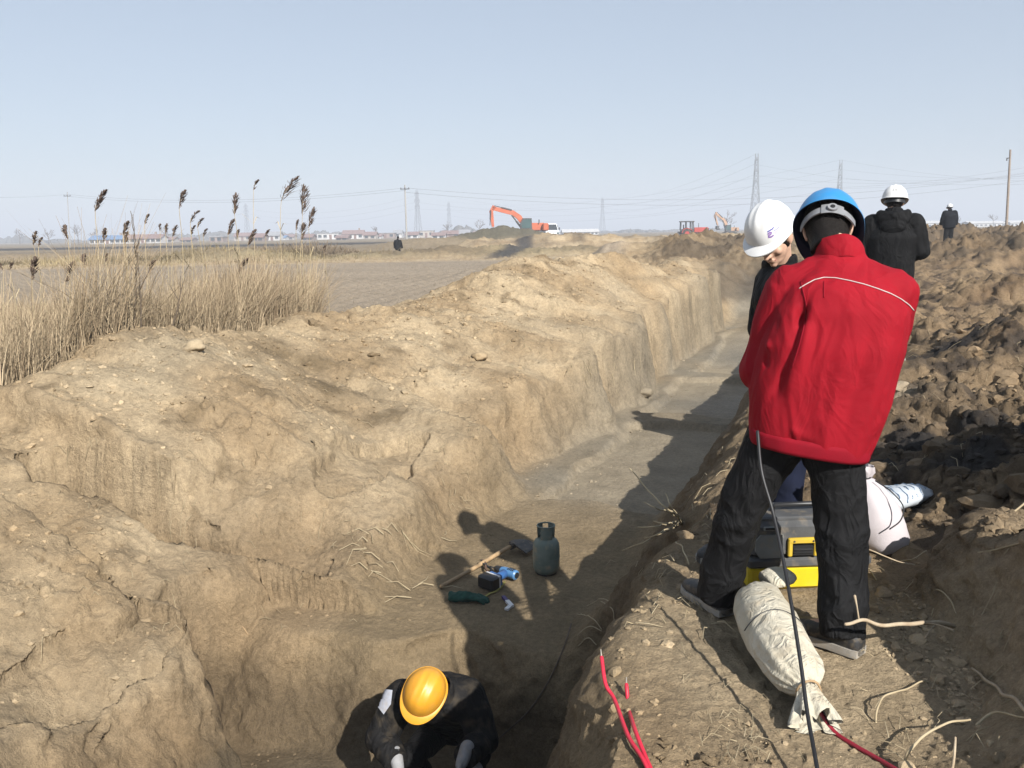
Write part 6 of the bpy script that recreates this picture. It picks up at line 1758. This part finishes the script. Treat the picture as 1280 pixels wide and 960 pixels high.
# ---- excavator
def excavator(px, py, Y, sc, cm, label, boomup=False, flip=1):
    a = at(px, py, Y); b = V3(a.x, Y, gz(a.x, Y) + .05)
    t = thing('excavator', label, 'excavator', b)
    X = V3(-flip, -.12, 0).normalized(); S = V3(X.y, -X.x, 0); Z = V3(0, 0, 1)
    p = lambda x, s, z: b + (X * x + S * s + Z * z) * sc
    for s in (-1, 1):
        o_ = [(-1.9, .45), (-1.65, .08), (1.65, .08), (1.9, .45), (1.65, .85), (-1.65, .85)]
        mb = MB(); mb.prism([(q[0] * sc, q[1] * sc) for q in o_], S * .6 * sc, p(0, s * 1.05, 0), X, Z); tr = obj('track', mb, RUBBER, t)
        for k in range(5):
            mb = MB(); c_ = p(-1.4 + .7 * k, s * 1.05 - .33, .42); mb.tube([c_ - S * .02, c_ + S * .7 * sc], [.26 * sc, .26 * sc], 12); obj('roller', mb, DGREY, tr, True, sharp=40)
    mb = MB(); mb.box(p(0, 0, 1.0), (1.2 * sc, 1.1 * sc, .16 * sc), X, S, Z); obj('turntable', mb, DGREY, t)
    mb = MB(); mb.box(p(-.55, .35, 1.72), (1.35 * sc, .72 * sc, .55 * sc), X, S, Z, .08); obj('engine_house', mb, cm, t, True, sharp=35)
    mb = MB(); mb.box(p(-2.0, 0, 1.65), (.42 * sc, 1.25 * sc, .55 * sc), X, S, Z, .15); obj('counterweight', mb, cm, t, True, sharp=35)
    cb = MB(); o_ = [(-.75, 0), (.85, 0), (.95, .75), (.55, 1.75), (-.70, 1.75)]
    cb.prism([(q[0] * sc, q[1] * sc) for q in o_], S * .92 * sc, p(.75, -.72, 1.2), X, Z); cab = obj('cab', cb, DGREY, t)
    for s in (-.72 + .475, -.72 - .475):
        mb = MB(); mb.prism([(q[0] * sc, q[1] * sc) for q in ((-.6, .35), (.72, .35), (.78, .8), (.45, 1.6), (-.58, 1.6))], S * .02, p(.75, s, 1.2), X, Z); obj('window', mb, GLASSC, cab)
    mb = MB(); mb.prism([(.80 * sc, .2 * sc), (.99 * sc, .78 * sc), (.62 * sc, 1.68 * sc), (.58 * sc, 1.66 * sc), (.9 * sc, .78 * sc)], S * .78 * sc, p(.76, -.72, 1.2), X, Z); obj('windscreen', mb, GLASSC, cab)
    if not boomup: B = [(.7, 1.5), (1.7, 3.1), (2.6, 3.75), (5.6, 4.45)]; st_ = [(5.3, 4.75), (5.75, 4.0), (5.55, 1.8)]; bk = (5.55, 1.6)
    else: B = [(.7, 1.5), (1.2, 3.4), (2.0, 4.6), (4.2, 6.2)]; st_ = [(4.0, 6.6), (4.5, 5.6), (3.6, 2.9)]; bk = (3.6, 2.7)
    def plate(pts, w0, w1):
        mb = MB(); secs = []
        for i, q in enumerate(pts):
            q0 = pts[max(i - 1, 0)]; q1 = pts[min(i + 1, len(pts) - 1)]; d = X * (q1[0] - q0[0]) + Z * (q1[1] - q0[1]); d.normalize(); n_ = d.cross(S).normalized()
            k = i / (len(pts) - 1); w = (w0 * (1 - k) + w1 * k) * (1.25 if 0 < i < len(pts) - 1 else 1) * sc
            c_ = p(q[0], .12, q[1]); secs.append(np.array([list(c_ + n_ * w * u + S * .22 * sc * v) for u, v in ((-1, -1), (1, -1), (1, 1), (-1, 1))]))
        mb.loft(secs); return mb
    bo = obj('boom', plate(B, .32, .26), cm, t); sk = obj('stick', plate(st_, .26, .17), cm, t)
    def cyl(a, c, nm, par):
        a = p(*a); c = p(*c); mb = MB(); mb.tube([a, a.lerp(c, .6)], [.11 * sc, .11 * sc], 8); mb.tube([a.lerp(c, .55), c], [.06 * sc, .06 * sc], 8); obj(nm, mb, DGREY, par, True, sharp=40)
    for s in (-.42, .22): cyl((1.2, s, 1.3), (B[2][0] + .2, s, B[2][1] - .35), 'boom_cylinder', bo)
    cyl((B[2][0] + .2, -.1, B[2][1] + .40), (st_[0][0], -.1, st_[0][1] + .05), 'stick_cylinder', bo)
    cyl((st_[0][0] + .55, -.1, st_[0][1] - .6), (bk[0] + .45, -.1, bk[1] + .4), 'bucket_cylinder', sk)
    mb = MB(); o_ = [(.15, .1), (.55, -.1), (.6, -.75), (.15, -1.15), (-.55, -1.05), (-.15, -.55), (-.25, .05)]
    mb.prism([(q[0] * sc, q[1] * sc) for q in o_], S * 1.1 * sc, p(bk[0], -.1, bk[1]), X, Z); bu = obj('bucket', mb, DGREY, t)
    for k in range(5):
        mb = MB(); c_ = p(bk[0] - .55, -.1 - .45 + .225 * k, bk[1] - 1.05); mb.bar(c_, c_ - X * .28 * sc - Z * .02, .09 * sc, .06 * sc); obj('tooth', mb, GALV, bu)
    mb = MB(); mb.tube([p(-1.1, -.6, 2.2), p(-1.1, -.6, 2.75)], [.07 * sc, .07 * sc], 8); obj('exhaust', mb, DGREY, t, True, sharp=40)
excavator(664, 304, 126, 1.0, ORANGE, 'orange excavator with arched boom working on the grey spoil heap')
excavator(912, 292, 205, .82, PALEOR, 'faded orange excavator with raised boom, left of the white helmet', True)

# ---- tractor
def tractor(px, Y):
    a = at(px, 292, Y); b = V3(a.x, Y, gz(a.x, Y)); X = V3(1, -.1, 0).normalized(); S = V3(-X.y, X.x, 0); Z = V3(0, 0, 1)
    t = thing('tractor', 'red tractor with open dark cab frame behind a mound', 'tractor', b)
    p = lambda x, s, z: b + X * x + S * s + Z * z
    mb = MB(); mb.box(p(2.6, 0, 1.45), (1.3, .48, .48), X, S, Z, .12); h = obj('hood', mb, REDP, t, True, sharp=35)
    mb = MB(); mb.box(p(3.93, 0, 1.4), (.04, .42, .38), X, S, Z); obj('grille', mb, DGREY, h)
    mb = MB(); mb.box(p(1.0, 0, .95), (2.6, .38, .28), X, S, Z); obj('chassis', mb, DGREY, t)
    c = MB(); c.box(p(.1, 0, 1.45), (1.15, .85, .22), X, S, Z); cab = obj('cab_floor', c, DGREY, t)
    for x in (-1.1, -.1, .75, 1.2):
        for s in (-.85, .85):
            mb = MB(); mb.bar(p(x, s, 1.5), p(x * .95, s * .95, 2.95), .13); obj('cab_post', mb, DGREY, cab)
    mb = MB(); mb.box(p(.02, 0, 3.0), (1.3, .95, .10), X, S, Z, .05); obj('roof', mb, DGREY, t, True, sharp=35)
    mb = MB(); mb.box(p(-.3, 0, 1.75), (.3, .3, .12), X, S, Z, .05); mb.box(p(-.55, 0, 2.1), (.08, .3, .35), X, S, Z, .04); obj('seat', mb, RUBBER, t)
    for x, r in ((0, .85), (3.2, .5)):
        for s in (-1.0, 1.0):
            mb = MB(); c_ = p(x, s, r); mb.tube([c_ - S * .22, c_ - S * .18, c_ + S * .18, c_ + S * .22], [r * .9, r, r, r * .9], 24); w = obj('wheel', mb, RUBBER, t, True, sharp=40)
            mb = MB(); mb.tube([c_ - S * .24, c_ + S * .24], [r * .5, r * .5], 16); obj('rim', mb, REDP, w, True, sharp=40)
    for s in (-1.0, 1.0):
        mb = MB(); mb.prism([(-.95, .95), (-.7, 1.65), (0, 1.9), (.8, 1.6), (.95, 1.3), (.75, 1.5), (0, 1.78), (-.62, 1.55), (-.85, .95)], S * .45, p(0, s, 0), X, Z); obj('mudguard', mb, REDP, t)
    mb = MB(); mb.tube([p(2.2, .2, 1.9), p(2.2, .2, 2.7)], [.06, .05], 8); obj('exhaust', mb, DGREY, t, True)
tractor(858, 158)

# ---- white van, seen from the front
def van(px, Y):
    a = at(px, 300, Y); b = V3(a.x, Y, gz(a.x, Y) + .0); X = V3(1, .35, 0).normalized(); S = V3(-X.y, X.x, 0); Z = V3(0, 0, 1)
    t = thing('van', 'white van parked behind the spoil heap, just right of the orange excavator', 'van', b)
    p = lambda x, s, z: b + X * x + S * s + Z * z        # X across the front, S backwards
    mb = MB(); secs = []
    for s, w, z0, z1 in ((-.02, 1.05, .45, .95), (.08, 1.12, .38, 1.25), (.5, 1.14, .36, 1.40), (.9, 1.10, .36, 2.25), (1.3, 1.08, .36, 2.40), (4.6, 1.08, .36, 2.40), (4.75, 1.05, .5, 2.2)):
        secs.append(np.array([list(p(x * w, s, z)) for x, z in ((-1, z0), (1, z0), (1.02, (z0 + z1) / 2), (.93, z1), (-.93, z1), (-1.02, (z0 + z1) / 2))]))
    mb.loft(secs); bd = obj('body', mb, WHITEV, t, True, sharp=30)
    mb = MB(); mb.add([p(-.98, .46, 1.42), p(.98, .46, 1.42), p(.90, .84, 2.22), p(-.90, .84, 2.22), p(-.98, .52, 1.42), p(.98, .52, 1.42), p(.90, .90, 2.22), p(-.90, .90, 2.22)], [(0, 1, 2, 3), (7, 6, 5, 4), (0, 4, 5, 1), (1, 5, 6, 2), (2, 6, 7, 3), (3, 7, 4, 0)]); obj('windscreen', mb, GLASSD, t)
    for s in (-1, 1):
        mb = MB(); mb.box(p(s * .82, -.01, .95), (.2, .05, .12), X, S, Z, .03); obj('headlight', mb, GLASSC, t, True, sharp=40)
        mb = MB(); mb.box(p(s * 1.28, .55, 1.6), (.09, .06, .18), X, S, Z, .03); obj('mirror', mb, DGREY, t, True, sharp=40)
        for k, y_ in enumerate((1.2, 2.6, 3.8)):
            mb = MB(); mb.box(p(s * 1.10, y_, 1.75), (.02, .5, .3), X, S, Z); obj('side_window', mb, GLASSD, t)
        for y_ in (.9, 3.8):
            mb = MB(); c_ = p(s * .95, y_, .35); mb.tube([c_ - X * .13, c_ + X * .13], [.35, .35], 20); w = obj('wheel', mb, RUBBER, t, True, sharp=40)
            mb = MB(); mb.tube([c_ - X * .15, c_ + X * .15], [.2, .2], 14); obj('rim', mb, GALV, w, True, sharp=40)
    mb = MB(); mb.box(p(0, -.03, .55), (1.08, .08, .14), X, S, Z, .03); obj('bumper', mb, DGREY, t, True, sharp=40)
van(691, 128)

# ---- bare trees and the hazy belt of trees on the skyline
def bare_tree(px, Y, H, label, seed, wide=.45):
    s = random.Random(seed); a = at(px, 295, Y); b = V3(a.x, Y, gz(a.x, Y) - .2)
    t = thing('bare_tree', label, 'tree', b, 0, 'bare trees on the skyline')
    mb = MB(); mb.tube([b, b + V3(.1, 0, H * .3), b + V3(0, .1, H * .62)], [H * .026, H * .02, H * .009], 8); obj('trunk', mb, BARK, t, True)
    mb = MB()
    def br(p, d, l, r, n):
        e = p + d * l; mb.tube([p, p.lerp(e, .5) + V3(s.uniform(-.05, .05) * l, s.uniform(-.05, .05) * l, 0), e], [r, r * .8, r * .55], 4, False)
        if n > 0:
            for _ in range(3 if n > 1 else 4):
                nd = (d + V3(s.uniform(-1, 1), s.uniform(-1, 1), s.uniform(-.25, .7)) * .75).normalized(); br(p.lerp(e, s.uniform(.5, 1)), nd, l * s.uniform(.55, .8), r * .6, n - 1)
    for k in range(8):
        an = s.uniform(0, 6.28); br(b + V3(0, 0, H * s.uniform(.28, .6)), V3(math.cos(an) * wide, math.sin(an) * wide, s.uniform(.3, .9)).normalized(), H * .22, H * .010, 3)
    obj('crown', mb, BARK, t, True)
for i, (px, Y, H) in enumerate(((908, 260, 7.5), (97, 420, 10), (60, 450, 9), (116, 420, 8), (206, 430, 8), (600, 430, 9), (24, 460, 9), (560, 420, 8), (1195, 470, 7), (1240, 480, 8), (380, 420, 9), (470, 430, 7))):
    bare_tree(px, Y, H, ['broad bare tree behind the faded orange excavator', 'bare tree left of the blue-roofed house', 'hazy bare tree near the left edge', 'bare tree close beside the blue-roofed house', 'bare tree at the right end of the long white houses', 'bare tree behind the grey spoil heap', 'bare tree nearest the left edge of the picture', 'bare tree at the foot of the smaller faint pylon', 'bare tree behind the distant man', 'bare tree between the distant man and the wooden pole', 'bare tree behind the longest reed plume', 'small bare tree left of the thin grey pole'][i], 40 + i, .9 if i == 0 else .6)
def treeline():
    r = np.random.default_rng(31); mb = MB(); V0, F0 = ICO2
    Vs, Fs = [], []; n = 0
    for px in np.arange(-60, 1350, 3.2):
        Y = 800 + 250 * float(n2(px * .01, 1.5, 80)) + r.uniform(-40, 40); h = max(.6, 3.2 + 3.5 * float(n2(px * .023, 2.7, 81)) + r.uniform(-.8, .8)) * (1.2 if px < 620 else .6)
        p = at(px, 296, Y); w = r.uniform(2.0, 5.5)
        q = V0 * (1 + .5 * n3(V0 * 1.6 + r.random(3) * 50, 1)[:, None]) * np.array([w, w, h]) + np.array([p.x, Y, 0])
        Vs.append(q); Fs.extend([tuple(i + n for i in f) for f in F0]); n += len(q)
    mb.v = Vs; mb.f = Fs; mb.n = n
    o = obj('tree_belt', mb, mat("hazy_trees", (.085, .075, .062), .95, .3, .3), None, True, kind='stuff'); o['label'] = 'low belt of leafless trees and scrub along the skyline'
treeline()
# shrubs on the bank beyond the field
def shrub(px, Y, H, W, label, seed):
    s = random.Random(seed); a = at(px, 310, Y); b = V3(a.x, Y, gz(a.x, Y) - .1)
    t = thing('shrub', label, 'shrub', b, 0, 'brown shrubs on the bank beyond the field')
    mb = MB()
    for _ in range(260):
        an = s.uniform(0, 6.28); q = math.sqrt(s.random()); e = b + V3(math.cos(an) * q * W, math.sin(an) * q * W * .7, H * s.uniform(.4, 1) * (1.1 - .55 * q)); st_p = b + V3(math.cos(an) * q * W * .5, math.sin(an) * q * W * .35, 0)
        wv = V3(s.uniform(-1, 1), s.uniform(-1, 1), 0) * .035
        mb.add([st_p, e - wv, e + wv, e + V3(s.uniform(-.2, .2), 0, .22)], [(0, 1, 2), (1, 3, 2)])
    obj('twigs', mb, BUSH, t); mb = MB(); mb.tube([b, b + V3(.05, 0, H * .5)], [.07, .03], 6); obj('stem', mb, BARK, t, True)
BUSH = mat("dry_bush", (.135, .100, .065), .95, .3, 2, col2=(.20, .155, .10))
for i, (px, Y, H, W) in enumerate(((398, 62, 1.35, 1.9), (372, 64, 1.2, 1.7), (345, 63, 1.1, 1.9), (318, 65, 1.0, 1.6), (288, 64, .95, 2.0), (424, 63, .9, 1.5))):
    shrub(px, Y, H, W, ['brown shrub at the right end of the row, tallest of them', 'brown shrub under the longest reed plume', 'brown shrub below the bent plume', 'low brown shrub left of the bent plume', 'low brown shrub at the left end of the row', 'small sparse shrub on the tan bank right of the tallest shrub'][i], 60 + i)
# ================================================================ haze
def build_haze():
    mb = MB(); mb.box((0, 0, 28.0), (6800, 6800, 33.0))
    hm = bpy.data.materials.new("haze"); hm.use_nodes = True
    t = hm.node_tree; t.nodes.clear()
    o_ = t.nodes.new('ShaderNodeOutputMaterial'); pv = t.nodes.new('ShaderNodeVolumePrincipled')
    pv.inputs['Color'].default_value = (0.86, 0.91, 1.0, 1); pv.inputs['Density'].default_value = HAZE_DENSITY
    pv.inputs['Anisotropy'].default_value = 0.0
    t.links.new(pv.outputs[0], o_.inputs['Volume'])
    o = obj("haze", mb, hm); o['kind'] = 'stuff'; o['label'] = 'thin pale haze over the plain'
build_haze()
